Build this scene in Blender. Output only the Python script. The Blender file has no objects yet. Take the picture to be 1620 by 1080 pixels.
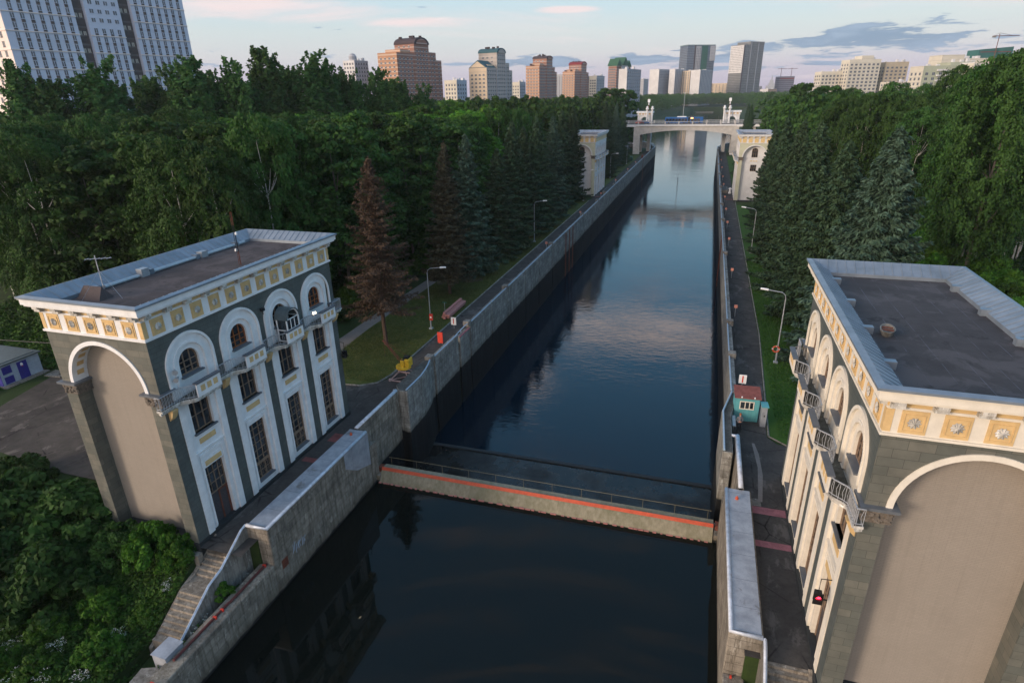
import bpy, bmesh, math, random
import numpy as np
from mathutils import Vector, Matrix
R_ = math.radians
C = bpy.context.scene.collection
sc = bpy.context.scene

# ------------------------------------------------------------------ camera
PITCH, YAW, ROLL, FPX = 0.389284, 0.308211, -0.0195618, 952.713
cam_d = bpy.data.cameras.new('camera'); cam = bpy.data.objects.new('camera', cam_d); C.objects.link(cam)
fw = Vector((-math.sin(YAW)*math.cos(PITCH), math.cos(YAW)*math.cos(PITCH), -math.sin(PITCH)))
rt = Vector((math.cos(YAW), math.sin(YAW), 0)); up = rt.cross(fw)
rt2 = rt*math.cos(ROLL)+up*math.sin(ROLL); up2 = -rt*math.sin(ROLL)+up*math.cos(ROLL)
m = Matrix((rt2, up2, -fw)).transposed().to_4x4(); m.translation = (0, 0, 27)
cam.matrix_world = m
cam_d.sensor_fit = 'HORIZONTAL'; cam_d.sensor_width = 36; cam_d.lens = FPX/1620*36
cam_d.clip_start = 0.3; cam_d.clip_end = 20000
sc.camera = cam

# ------------------------------------------------------------------ sky
SUN_AZ, SUN_EL = 222, 9
w = bpy.data.worlds.new('World'); sc.world = w; w.use_nodes = True
nt = w.node_tree; N = nt.nodes; Lk = nt.links; N.clear()
def nd(t, **k):
    n = N.new(t)
    for a, b in k.items(): setattr(n, a, b)
    return n
def mth(op, a, b=None, clamp=False):
    n = N.new('ShaderNodeMath'); n.operation = op; n.use_clamp = clamp
    for i, v in enumerate((a, b)):
        if v is None: continue
        if isinstance(v, (int, float)): n.inputs[i].default_value = v
        else: Lk.new(v, n.inputs[i])
    return n.outputs[0]
def mixc(f, a, b):
    n = N.new('ShaderNodeMix'); n.data_type = 'RGBA'
    for s, v in ((n.inputs[0], f), (n.inputs[6], a), (n.inputs[7], b)):
        if isinstance(v, (int, float)): s.default_value = v
        elif isinstance(v, tuple): s.default_value = v+(1,)
        else: Lk.new(v, s)
    return n.outputs[2]
sky = nd('ShaderNodeTexSky', sky_type='NISHITA', sun_disc=False)
sky.sun_elevation = R_(SUN_EL); sky.sun_rotation = R_(SUN_AZ); sky.air_density = 1.0; sky.dust_density = 1.2; sky.ozone_density = 1.5
tc = nd('ShaderNodeTexCoord'); sep = nd('ShaderNodeSeparateXYZ'); Lk.new(tc.outputs['Generated'], sep.inputs[0])
X, Y, Z = sep.outputs
# tangent coordinates about the canal axis: u right, v up
vv = mth('DIVIDE', Z, mth('SQRT', mth('ADD', mth('MULTIPLY', X, X), mth('MULTIPLY', Y, Y))))
az = mth('ARCTAN2', X, Y)
cmb = nd('ShaderNodeCombineXYZ'); Lk.new(mth('MULTIPLY', az, 3.0), cmb.inputs[0]); Lk.new(mth('MULTIPLY', vv, 22.0), cmb.inputs[1])
def noise(vec, scale, detail=8, rough=.6, dist=0.0):
    n = nd('ShaderNodeTexNoise'); n.inputs['Scale'].default_value = scale; n.inputs['Detail'].default_value = detail
    n.inputs['Roughness'].default_value = rough; n.inputs['Distortion'].default_value = dist; Lk.new(vec, n.inputs['Vector']); return n.outputs[0]
n1 = noise(cmb.outputs[0], 1.7, 9, .62, .3)
def blob(a0, v0, ra, rv):     # soft elliptical cloud field round an azimuth / elevation
    da = mth('DIVIDE', mth('SUBTRACT', az, a0), ra); dv = mth('DIVIDE', mth('SUBTRACT', vv, v0), rv)
    return mth('SUBTRACT', 1.0, mth('SQRT', mth('ADD', mth('MULTIPLY', da, da), mth('MULTIPLY', dv, dv))), True)
def ramp(v, a, b):
    n = nd('ShaderNodeMapRange'); n.inputs[1].default_value = a; n.inputs[2].default_value = b; Lk.new(v, n.inputs[0]); n.interpolation_type = 'SMOOTHSTEP'; return n.outputs[0]
# the air: the physical sky, tinted by thin high cloud
thin = nd('ShaderNodeValToRGB'); cr = thin.color_ramp
cr.elements[0].position = 0.0; cr.elements[0].color = (.31, .27, .35, 1)
cr.elements[1].position = 1.0; cr.elements[1].color = (.13, .27, .45, 1)
for p, c in ((.03, (.35, .32, .385)), (.055, (.385, .385, .405)), (.085, (.375, .415, .425)), (.13, (.32, .42, .47)), (.22, (.21, .43, .60)), (.40, (.13, .35, .58)), (.7, (.11, .27, .45))):
    e = cr.elements.new(p); e.color = c+(1,)
Lk.new(vv, thin.inputs[0])
n_sky = nd('ShaderNodeMix', data_type='RGBA', blend_type='MULTIPLY'); n_sky.inputs[0].default_value = 1
Lk.new(sky.outputs[0], n_sky.inputs[6]); n_sky.inputs[7].default_value = (.12, .12, .12, 1)
base0 = mixc(.90, n_sky.outputs[2], thin.outputs[0])
# the sunset side of the sky, behind the viewer, glows
glow = mth('MULTIPLY', ramp(mth('COSINE', mth('SUBTRACT', az, R_(SUN_AZ)-2*math.pi)), -.15, .9), mth('SUBTRACT', 1.0, ramp(vv, .1, 1.8)))
base = mixc(mth('MULTIPLY', glow, .85), base0, (1.45, 1.12, .90))
# pale pink wisps high up
cmb2 = nd('ShaderNodeCombineXYZ'); Lk.new(mth('MULTIPLY', az, 2.2), cmb2.inputs[0]); Lk.new(mth('MULTIPLY', vv, 15.0), cmb2.inputs[1]); cmb2.inputs[2].default_value = 3.7
n2 = noise(cmb2.outputs[0], 1.0, 10, .62, .6)
wisp = mth('MULTIPLY', ramp(n2, .50, .70), mth('MULTIPLY', ramp(vv, .06, .11), .55))
wf = mth('MAXIMUM', mth('MULTIPLY', blob(-.66, .125, .26, .035), .34), mth('MULTIPLY', blob(-.215, .113, .07, .007), .36))
wf = mth('MAXIMUM', wf, mth('MULTIPLY', blob(-.45, .100, .12, .010), .22))
wisp = mth('MAXIMUM', wisp, mth('MULTIPLY', ramp(mth('ADD', n2, wf), .56, .76), .9))
cA = mixc(wisp, base, (.52, .435, .43))
n4 = noise(cmb2.outputs[0], .55, 8, .62, .8)
bf = mth('MAXIMUM', mth('MULTIPLY', blob(-.06, .385, .36, .055), .46), mth('MULTIPLY', blob(-.28, .47, .09, .13), .36))
bf = mth('MULTIPLY', bf, mth('SUBTRACT', 1.0, ramp(vv, .62, .8)))
band = mth('MULTIPLY', mth('MULTIPLY', ramp(mth('ADD', n4, bf), .66, .88), .9), mth('SUBTRACT', 1.0, mth('MULTIPLY', ramp(vv, .6, .9), .8)))
cA = mixc(band, cA, (1.2, .98, .88))
cmb3 = nd('ShaderNodeCombineXYZ'); Lk.new(mth('MULTIPLY', az, 9.0), cmb3.inputs[0]); Lk.new(mth('MULTIPLY', vv, 60.0), cmb3.inputs[1]); cmb3.inputs[2].default_value = 1.3
n1 = noise(cmb3.outputs[0], 1.35, 10, .60, .35)
fld = mth('MAXIMUM', mth('MULTIPLY', blob(.195, .060, .26, .026), .50), mth('MULTIPLY', blob(-.20, .043, .30, .017), .50))
fld = mth('MAXIMUM', fld, mth('MULTIPLY', blob(.02, .046, .06, .005), .40))
fld = mth('MAXIMUM', fld, mth('MULTIPLY', blob(-.06, .054, .05, .003), .42))
fld = mth('MAXIMUM', fld, mth('MULTIPLY', blob(.12, .030, .20, .006), .33))
n5 = noise(cmb3.outputs[0], .5, 4, .5, .2)
dk = ramp(mth('ADD', fld, mth('ADD', mth('MULTIPLY', n1, 1.5), mth('MULTIPLY', n5, .5))), 1.22, 1.34)
cB = mixc(mth('MULTIPLY', dk, .82), cA, mixc(ramp(n1, .45, .65), (.10, .165, .25), (.16, .225, .315)))
bg = nd('ShaderNodeBackground'); bg.inputs[1].default_value = 1.0; Lk.new(cB, bg.inputs[0])
out = nd('ShaderNodeOutputWorld'); Lk.new(bg.outputs[0], out.inputs[0])

# ------------------------------------------------------------------ sun, exposure
sd = bpy.data.lights.new('sun', 'SUN'); sd.energy = 1.5; sd.angle = R_(14); sd.color = (1, .80, .62)
so = bpy.data.objects.new('sun', sd); C.objects.link(so)
sv = Vector((math.sin(R_(SUN_AZ))*math.cos(R_(13)), math.cos(R_(SUN_AZ))*math.cos(R_(13)), math.sin(R_(13))))
so.rotation_euler = sv.to_track_quat('Z', 'Y').to_euler(); so.location = (0, 0, 120)
sc.view_settings.view_transform = 'Standard'; sc.view_settings.look = 'None'; sc.view_settings.gamma = 1
sc.view_settings.exposure = 0.9
sc.cycles.max_bounces = 6; sc.cycles.volume_bounces = 0; sc.cycles.transparent_max_bounces = 6

# ================================================================== helpers
def setp(o, label=None, cat=None, group=None, kind=None):
    if label: o['label'] = label
    if cat: o['category'] = cat
    if group: o['group'] = group
    if kind: o['kind'] = kind
    return o
def empty(name, loc=(0, 0, 0), rz=0, label=None, cat=None, group=None):
    o = bpy.data.objects.new(name, None); C.objects.link(o); o.location = loc; o.rotation_euler = (0, 0, rz); o.empty_display_size = .3
    return setp(o, label, cat, group)
class MB:
    def __init__(s, T=None): s.v = []; s.f = []; s.mi = []; s.T = T; s.m = 0
    def add(s, vs, fs):
        k = len(s.v)
        for p in vs: s.v.append(tuple(s.T(p)) if s.T else tuple(p))
        for f in fs: s.f.append(tuple(k+i for i in f)); s.mi.append(s.m)
    def box(s, x0, x1, y0, y1, z0, z1):
        s.add([(x0, y0, z0), (x1, y0, z0), (x1, y1, z0), (x0, y1, z0), (x0, y0, z1), (x1, y0, z1), (x1, y1, z1), (x0, y1, z1)],
              [(0, 3, 2, 1), (4, 5, 6, 7), (0, 1, 5, 4), (1, 2, 6, 5), (2, 3, 7, 6), (3, 0, 4, 7)])
    def quad(s, a, b, c, d): s.add([a, b, c, d], [(0, 1, 2, 3)])
    def prism(s, pts, z0, z1):     # xy outline extruded in z; z0/z1 numbers
        n = len(pts); vs = [(p[0], p[1], z0) for p in pts]+[(p[0], p[1], z1) for p in pts]
        s.add(vs, [tuple(range(n-1, -1, -1)), tuple(range(n, 2*n))]+[(i, (i+1) % n, n+(i+1) % n, n+i) for i in range(n)])
    def tube(s, pts, r, n=6, r2=None, cap=True):
        pts = [Vector(p) for p in pts]; rings = []; L = len(pts); vs = []
        for i, p in enumerate(pts):
            d = (pts[min(i+1, L-1)]-pts[max(i-1, 0)]).normalized()
            a = d.cross(Vector((0, 0, 1)) if abs(d.z) < .95 else Vector((1, 0, 0))).normalized(); b = d.cross(a)
            rr = r if r2 is None else r+(r2-r)*i/(L-1)
            for k in range(n):
                t = 2*math.pi*k/n; vs.append(p+a*math.cos(t)*rr+b*math.sin(t)*rr)
        fs = [(i*n+k, i*n+(k+1) % n, (i+1)*n+(k+1) % n, (i+1)*n+k) for i in range(L-1) for k in range(n)]
        if cap: fs += [tuple(range(n-1, -1, -1)), tuple(range((L-1)*n, L*n))]
        s.add(vs, fs)
    def lathe(s, prof, c, n=12):   # prof: (r,z)
        vs = []; L = len(prof)
        for r, z in prof:
            for k in range(n):
                t = 2*math.pi*k/n; vs.append((c[0]+r*math.cos(t), c[1]+r*math.sin(t), c[2]+z))
        fs = [(i*n+k, i*n+(k+1) % n, (i+1)*n+(k+1) % n, (i+1)*n+k) for i in range(L-1) for k in range(n)]
        s.add(vs, fs+[tuple(range(n-1, -1, -1)), tuple(range((L-1)*n, L*n))])
    def build(s, name, mats, parent=None, smooth=False, bevel=0):
        me = bpy.data.meshes.new(name); me.from_pydata(s.v, [], s.f)
        if not isinstance(mats, (list, tuple)): mats = [mats]
        for mm in mats: me.materials.append(mm)
        if len(mats) > 1: me.polygons.foreach_set('material_index', s.mi)
        bm = bmesh.new(); bm.from_mesh(me); bmesh.ops.recalc_face_normals(bm, faces=bm.faces); bm.to_mesh(me); bm.free()
        if smooth: me.polygons.foreach_set('use_smooth', [True]*len(me.polygons))
        o = bpy.data.objects.new(name, me); C.objects.link(o)
        if parent: o.parent = parent
        if bevel:
            b = o.modifiers.new('bevel', 'BEVEL'); b.width = bevel; b.segments = 1; b.limit_method = 'ANGLE'
        return o
def copy_tree(o, loc=None, rz=None, sc_=None, label=None, parent=None):
    c = o.copy(); C.objects.link(c)
    if parent: c.parent = parent
    if loc is not None: c.location = loc
    if rz is not None: c.rotation_euler = (0, 0, rz)
    if sc_ is not None: c.scale = sc_ if isinstance(sc_, tuple) else (sc_,)*3
    if label: c['label'] = label
    for ch in list(o.children): copy_tree(ch, parent=c)
    return c

# ------------------------------------------------------------------ materials
class M:
    def __init__(s, name, rough=.85, spec=.3, metal=0):
        s.mat = bpy.data.materials.new(name); s.mat.use_nodes = True; s.t = s.mat.node_tree; s.n = s.t.nodes; s.l = s.t.links
        s.p = s.n['Principled BSDF']; s.p.inputs['Roughness'].default_value = rough; s.p.inputs['Metallic'].default_value = metal
        s.p.inputs['Specular IOR Level'].default_value = spec; s._h = []
    def new(s, t, **k):
        n = s.n.new(t)
        for a, b in k.items(): setattr(n, a, b)
        return n
    def set(s, sock, v):
        if hasattr(v, 'is_linked') or hasattr(v, 'links'): s.l.new(v, sock)
        elif isinstance(v, tuple) and len(v) == 3 and sock.type == 'RGBA': sock.default_value = v+(1,)
        else: sock.default_value = v
    def coord(s, scale=(1, 1, 1), wall=False, world=True):
        if world: src = s.new('ShaderNodeNewGeometry').outputs['Position']
        else: src = s.new('ShaderNodeTexCoord').outputs['Object']
        if wall:
            sp = s.new('ShaderNodeSeparateXYZ'); s.l.new(src, sp.inputs[0]); c = s.new('ShaderNodeCombineXYZ')
            s.l.new(s.math('ADD', sp.outputs[0], sp.outputs[1]), c.inputs[0]); s.l.new(sp.outputs[2], c.inputs[1]); src = c.outputs[0]
        mp = s.new('ShaderNodeMapping'); mp.inputs['Scale'].default_value = scale; s.l.new(src, mp.inputs[0]); return mp.outputs[0]
    def math(s, op, a, b=0.0, clamp=False):
        n = s.new('ShaderNodeMath', operation=op, use_clamp=clamp); s.set(n.inputs[0], a); s.set(n.inputs[1], b); return n.outputs[0]
    def noise(s, vec, scale, detail=5, rough=.6, dist=0.):
        n = s.new('ShaderNodeTexNoise'); s.l.new(vec, n.inputs['Vector']); n.inputs['Scale'].default_value = scale
        n.inputs['Detail'].default_value = detail; n.inputs['Roughness'].default_value = rough; n.inputs['Distortion'].default_value = dist; return n.outputs[0]
    def rng(s, v, a, b, c=0., d=1.):
        n = s.new('ShaderNodeMapRange'); s.l.new(v, n.inputs[0])
        for i, x in zip((1, 2, 3, 4), (a, b, c, d)): n.inputs[i].default_value = x
        return n.outputs[0]
    def mix(s, f, a, b, mode='MIX'):
        n = s.new('ShaderNodeMix', data_type='RGBA', blend_type=mode); s.set(n.inputs[0], f); s.set(n.inputs[6], a); s.set(n.inputs[7], b); return n.outputs[2]
    def brick(s, vec, w, h, mortar, c1, c2, cm, off=.5, squash=1):
        n = s.new('ShaderNodeTexBrick'); s.l.new(vec, n.inputs['Vector']); n.offset = off
        for k, v in (('Scale', 1.), ('Brick Width', w), ('Row Height', h), ('Mortar Size', mortar), ('Mortar Smooth', .3), ('Bias', 0.)): n.inputs[k].default_value = v
        for k, v in (('Color1', c1), ('Color2', c2), ('Mortar', cm)): n.inputs[k].default_value = v+(1,)
        return n.outputs['Color'], n.outputs['Fac']
    def bump(s, h, strength, dist=.02):
        n = s.new('ShaderNodeBump'); n.inputs['Strength'].default_value = strength; n.inputs['Distance'].default_value = dist
        s.l.new(h, n.inputs['Height']); s.l.new(n.outputs[0], s.p.inputs['Normal'])
    def col(s, c): s.set(s.p.inputs['Base Color'], c); return s
def simple(name, c, rough=.8, metal=0, var=.25, scale=3, spec=.3, bump=.15, streak=False):
    a = M(name, rough, spec, metal)
    v = a.coord((1, 1, .18) if streak else (1, 1, 1)); n = a.noise(v, scale, 6, .65)
    dk = tuple(x*(1-var) for x in c); lt = tuple(min(1, x*(1+var*.55)) for x in c)
    a.col(a.mix(a.rng(n, .3, .7), dk, lt)); a.bump(a.noise(a.coord(), scale*9, 3), bump, .01); return a.mat

def mk_concrete(name, c, stain=True, board=False, cap=False):
    a = M(name, .9); v = a.coord(); wl = a.coord((1, 1, 1), wall=True)
    n = a.noise(v, .8, 9, .75); n2 = a.noise(a.coord((3, 3, .25)), 1.3, 7, .7)
    f = a.mix(a.rng(n, .34, .66), tuple(x*.50 for x in c), tuple(x*1.35 for x in c))
    f = a.mix(a.rng(n2, .47, .62, 0, .7), f, (c[0]*.36, c[1]*.34, c[2]*.30))
    pale = a.noise(a.coord((2.2, 2.2, .8)), 1.5, 9, .78, .5)
    f = a.mix(a.rng(pale, .56, .64, 0, .65), f, (c[0]*2.0, c[1]*2.1, c[2]*2.2))
    spots = a.noise(v, 5.5, 5, .7); f = a.mix(a.rng(spots, .60, .70, 0, .7), f, (.035, .033, .028))
    h = a.math('ADD', n, a.math('MULTIPLY', spots, -.5))
    if board:
        bc, bf = a.brick(wl, 2.3, .58, .014, (.72, .72, .74), (1, 1, 1), (.22, .21, .20), .3)
        f = a.mix(.85, f, bc, 'MULTIPLY'); h = a.math('ADD', h, a.math('MULTIPLY', bf, -.6))
    if stain:
        sp = a.new('ShaderNodeSeparateXYZ'); s_ = a.coord(); a.l.new(s_, sp.inputs[0])
        lvl = a.math('ADD', sp.outputs[2], a.math('MULTIPLY', a.math('SUBTRACT', a.noise(a.coord((1, 1, .3)), .9, 5), .5), .55))
        z0 = -3.2 if stain is True else stain
        damp = a.rng(lvl, z0, z0+.7, .5, 0); f = a.mix(damp, f, (c[0]*.34, c[1]*.32, c[2]*.24))
        wet = a.rng(lvl, z0-.12, z0+.05, 1, 0)
        alg = a.mix(a.rng(a.noise(a.coord((1.5, 1.5, .2)), 1.4, 5), .4, .7), (.004, .005, .006), (.013, .015, .016))
        f = a.mix(wet, f, alg)
        s_r = a.rng(wet, 0, 1, .92, .85); a.l.new(s_r, a.p.inputs['Roughness'])
    a.col(f); a.bump(h, .6, .05); return a.mat
MAT = {}
MAT['conc'] = mk_concrete('board_marked_concrete', (.27, .27, .25), True, True)
MAT['conc_near'] = mk_concrete('weathered_concrete', (.25, .225, .185), -4.2, True)
MAT['conc_dry'] = mk_concrete('old_concrete', (.21, .20, .18), False)
MAT['conc_stair'] = mk_concrete('stair_concrete', (.24, .215, .18), False)
MAT['slate'] = simple('dark_grey_sheet', (.13, .145, .165), .5, .2, .2, 2)
MAT['balcfloor'] = mk_concrete('dirty_balcony_floor', (.10, .10, .085), False)
def mk_topmetal():
    a = M('stained_sheet_metal', .5, .4, .2); n = a.noise(a.coord(), 1.1, 7, .7); f = a.mix(a.rng(n, .35, .65), (.24, .265, .30), (.38, .41, .46))
    f = a.mix(a.rng(a.noise(a.coord((1, .7, 1)), .7, 6, .65, .4), .60, .68, 0, .75), f, (.13, .115, .10))
    sp = a.new('ShaderNodeSeparateXYZ'); a.l.new(a.coord(), sp.inputs[0]); fr = a.math('FRACT', a.math('DIVIDE', sp.outputs[1], 2.1)); f = a.mix(a.math('MULTIPLY', a.math('LESS_THAN', fr, .012), .7), f, (.06, .06, .06))
    a.col(f); a.bump(n, .3, .02); return a.mat
MAT['metal_grey'] = mk_topmetal()
MAT['metal_cap'] = simple('painted_capping', (.55, .60, .68), .5, .2, .35, 2.5)
MAT['galv'] = simple('galvanised_steel', (.38, .41, .44), .45, .5, .2, 4)
MAT['rail'] = simple('pale_blue_rail_paint', (.36, .47, .58), .5, .2, .25, 6)
MAT['rust'] = simple('rusty_steel', (.16, .055, .035), .8, .2, .4, 5)
MAT['pinkpaint'] = simple('faded_pink_paint', (.30, .12, .14), .85, 0, .35, 2)
MAT['redpaint'] = simple('red_paint', (.55, .05, .03), .6, 0, .2, 3)
MAT['orange'] = simple('orange_red_paint', (.48, .085, .04), .6, 0, .25, 3)
MAT['yellowpaint'] = simple('yellow_machine_paint', (.62, .40, .03), .5, 0, .3, 4)
MAT['beampink'] = simple('pink_primed_timber', (.42, .19, .17), .8, 0, .25, 5)
MAT['white'] = simple('white_plaster', (.70, .71, .72), .85, 0, .13, 1.5)
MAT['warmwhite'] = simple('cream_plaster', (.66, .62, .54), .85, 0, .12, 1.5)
MAT['whitepaint'] = simple('white_gloss_paint', (.75, .76, .77), .45, 0, .08, 4)
MAT['ochre'] = simple('ochre_plaster', (.58, .41, .20), .85, 0, .18, 2)
MAT['weathered'] = mk_concrete('weathered_white_cornice', (.50, .49, .46), False)
MAT['darkstone'] = simple('dark_plinth_stone', (.03, .034, .036), .7, 0, .2, 3)
MAT['capital'] = simple('dirty_carved_stone', (.15, .13, .11), .9, 0, .5, 6, bump=.6)
MAT['woodframe'] = simple('brown_window_wood', (.215, .15, .105), .6, 0, .25, 6)
MAT['redwood'] = simple('varnished_red_wood', (.26, .09, .03), .4, 0, .25, 6)
MAT['doorwood'] = simple('dark_boarded_door', (.055, .05, .055), .7, 0, .3, 6)
MAT['black'] = simple('black_enamel', (.012, .012, .013), .5, 0, .2, 6)
MAT['iron'] = simple('grey_wrought_iron', (.36, .38, .41), .5, .3, .3, 8)
MAT['darkroof'] = simple('grey_green_sheet', (.10, .13, .14), .5, .3, .2, 3)
MAT['teal'] = simple('turquoise_boards', (.10, .34, .38), .6, 0, .2, 4, streak=True)
MAT['redroof'] = simple('brown_red_roof_paint', (.22, .07, .055), .7, 0, .35, 3)
MAT['bark'] = simple('spruce_bark', (.075, .05, .038), .95, 0, .3, 5, bump=.6)
MAT['barkgrey'] = simple('grey_bark', (.11, .10, .085), .95, 0, .35, 4, bump=.6)
MAT['blue'] = simple('deep_blue_paint', (.03, .03, .22), .55, 0, .2, 3)
MAT['bluewhite'] = simple('pale_blue_plaster', (.30, .37, .46), .8, 0, .18, 2)
MAT['grnbin'] = simple('green_bin_plastic', (.02, .10, .07), .5, 0, .2, 4)
MAT['pipe'] = simple('red_brown_pipe_paint', (.10, .028, .026), .7, 0, .4, 3)
MAT['flower'] = simple('white_umbels', (.62, .66, .60), .9, 0, .1, 4)
MAT['busblue'] = simple('bus_blue', (.01, .09, .28), .3, 0, .1, 2)
MAT['skin'] = simple('skin', (.45, .24, .17), .6, 0, .1, 8)
MAT['jacket'] = simple('grey_jacket', (.14, .14, .16), .9, 0, .4, 9)
MAT['trousers'] = simple('dark_trousers', (.02, .02, .025), .9, 0, .2, 9)
MAT['brickred'] = simple('old_red_paving', (.20, .065, .06), .9, 0, .4, 2)

def mk_birch():
    a = M('white_birch_bark', .8); n = a.noise(a.coord((1.5, 1.5, 6)), 2, 5, .7)
    a.col(a.mix(a.rng(n, .55, .62), (.50, .49, .45), (.05, .045, .04))); return a.mat
MAT['birch'] = mk_birch()
def mk_glass(name, c=(.012, .016, .02), r=.08):
    a = M(name, r, .6); a.col(a.mix(a.rng(a.noise(a.coord(), 1.3, 2), .4, .6), c, tuple(x*2.4 for x in c))); a.bump(a.noise(a.coord(), .8, 2), .05, .02); return a.mat
MAT['glass'] = mk_glass('dark_window_glass'); MAT['cityglass'] = mk_glass('flat_window_glass', (.035, .045, .06), .2)
def mk_tiles(name, c, light, w=.62, h=.31):
    a = M(name, .55, .4); v = a.coord(wall=True)
    bc, bf = a.brick(v, w, h, .008, (.0, .0, .0), (1, 1, 1), (.5, .5, .5))
    n = a.noise(a.coord(), 1.2, 5); f = a.mix(a.rng(bc, .35, 1, 0, .55), c, light); f = a.mix(a.rng(n, .35, .7, 0, .6), f, tuple(x*.62 for x in c))
    f = a.mix(bf, f, tuple(x*.35 for x in c)); a.col(f); a.bump(bf, .3, -.01); return a.mat
MAT['green'] = mk_tiles('grey_green_stone_slabs', (.082, .097, .093), (.112, .127, .121))
MAT['greenend'] = mk_tiles('olive_grey_stone_slabs', (.108, .115, .102), (.185, .175, .145), .95, .42)
def mk_infill():
    a = M('beige_fine_brick', .9); v = a.coord(wall=True)
    bc, bf = a.brick(v, .26, .085, .012, (.262, .235, .203), (.283, .253, .218), (.232, .207, .18))
    n = a.noise(a.coord(), .7, 6, .6); f = a.mix(a.rng(n, .3, .75, 0, .35), bc, (.205, .182, .155))
    f = a.mix(a.rng(a.noise(a.coord((3, 3, .16)), 1.5, 7, .7), .50, .72, 0, .22), f, (.15, .13, .11)); st = a.noise(a.coord((4, 4, .5)), 1.6, 5, .7); f = a.mix(a.rng(st, .70, .76, 0, .4), f, (.62, .56, .48))
    a.col(f); a.bump(bf, .25, -.01); return a.mat
MAT['infill'] = mk_infill()
MAT['pale'] = simple('pale_green_plaster', (.46, .47, .36), .85, 0, .12, 1.2)
MAT['palegrey'] = simple('pale_grey_plaster', (.60, .61, .62), .85, 0, .12, 1.2)
def mk_roof(name, c, lines, seam=1.0):
    a = M(name, .9); v = a.coord(); n = a.noise(v, .6, 7, .65)
    f = a.mix(a.rng(n, .3, .75), tuple(x*.75 for x in c), tuple(x*1.3 for x in c))
    vec = a.coord((1, 1, 1)) if lines == 'x' else None
    sp = a.new('ShaderNodeSeparateXYZ'); a.l.new(v, sp.inputs[0]); ax = sp.outputs[0 if lines == 'x' else 1]
    ax = a.math('ADD', ax, a.math('MULTIPLY', n, .08))
    fr = a.math('FRACT', a.math('DIVIDE', ax, seam)); ln = a.math('LESS_THAN', fr, .022)
    brk = a.rng(a.noise(v, .9, 3), .42, .62)
    pt = a.noise(a.coord((1, 1, 1)), .33, 7, .7, .6); f = a.mix(a.rng(pt, .50, .56, 0, .55), f, tuple(x*1.9 for x in c)); f = a.mix(a.rng(a.noise(a.coord(), .8, 6, .7, .3), .60, .66, 0, .7), f, tuple(x*.42 for x in c))
    f = a.mix(a.math('MULTIPLY', ln, brk), f, (.11, .115, .14)); a.col(f); a.bump(a.noise(v, 14, 4), .35, .01); return a.mat
MAT['roof_brown'] = mk_roof('brown_roofing_felt', (.052, .042, .042), 'y', 1.0)
MAT['roof_grey'] = mk_roof('grey_roofing_felt', (.048, .044, .046), 'x', 1.05)
def mk_ground(name, cols, sc1=.35, bump=.4, dist=.05, sc2=6, rough=.95, crack=False):
    a = M(name, rough, .2); v = a.coord(); n = a.noise(v, sc1, 8, .62, .3); n2 = a.noise(v, sc2, 6, .7)
    f = a.mix(a.rng(n, .32, .68), cols[0], cols[1]); f = a.mix(a.rng(n2, .45, .75, 0, .55), f, cols[2])
    if crack:
        vo = a.new('ShaderNodeTexVoronoi', feature='DISTANCE_TO_EDGE'); a.l.new(a.coord(), vo.inputs['Vector']); vo.inputs['Scale'].default_value = .32
        nz = a.noise(a.coord(), 1.6, 4); e = a.math('ADD', vo.outputs['Distance'], a.math('MULTIPLY', a.math('SUBTRACT', nz, .5), .06))
        f = a.mix(a.math('MULTIPLY', a.rng(e, .0, .022, 1, 0, ), a.rng(a.noise(a.coord(), .4, 2), .45, .6)), f, (.014, .013, .012))
        f = a.mix(a.rng(a.noise(a.coord((1, .5, 1)), .45, 6, .7, .4), .56, .62, 0, .5), f, tuple(x*1.9 for x in cols[1])); f = a.mix(a.rng(a.noise(a.coord(), 1.1, 5, .7), .62, .70, 0, .6), f, tuple(x*.4 for x in cols[0]))
    a.col(f); a.bump(n2, bump, dist); return a.mat
MAT['ground'] = mk_ground('dark_woodland_floor', [(.018, .032, .010), (.030, .055, .014), (.045, .075, .018)])
MAT['lawn'] = mk_ground('mown_grass', [(.038, .066, .012), (.075, .092, .020), (.150, .125, .060)], .34, .7, .06, 1.9)
MAT['lawn_r'] = mk_ground('lush_grass', [(.028, .072, .010), (.040, .095, .014), (.060, .115, .018)], .3, .7, .06, 3)
MAT['asphalt'] = mk_ground('old_asphalt', [(.045, .042, .040), (.078, .073, .068), (.026, .025, .024)], .5, .25, .02, 3.5, crack=True)
MAT['yard'] = mk_ground('rough_yard_asphalt', [(.045, .039, .037), (.105, .090, .078), (.034, .038, .024)], .22, .4, .04, 1.3, crack=True)
MAT['gravel'] = mk_ground('gravel_path', [(.17, .155, .145), (.22, .20, .185), (.12, .11, .10)], .6, .5, .03, 8)
def mk_water(name, amp, sc_, tint, ior=1.38):
    a = M(name, .03, .5); a.p.inputs['IOR'].default_value = ior; a.p.inputs['Specular IOR Level'].default_value = .5
    v = a.coord((.55, 1.0, 1)); big = a.noise(a.coord((.12, .20, 1)), 1, 4, .5)
    n = a.noise(v, sc_, 5, .55, .5); n = a.math('MULTIPLY', n, a.rng(big, .35, .65, .45, 1.25))
    a.col(tint); a.bump(n, amp, .05); return a.mat
MAT['water'] = mk_water('canal_water', .36, 1.5, (.0018, .009, .018)); MAT['water_near'] = mk_water('still_canal_water', .10, .55, (.0035, .0055, .0045), 1.27)
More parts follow.
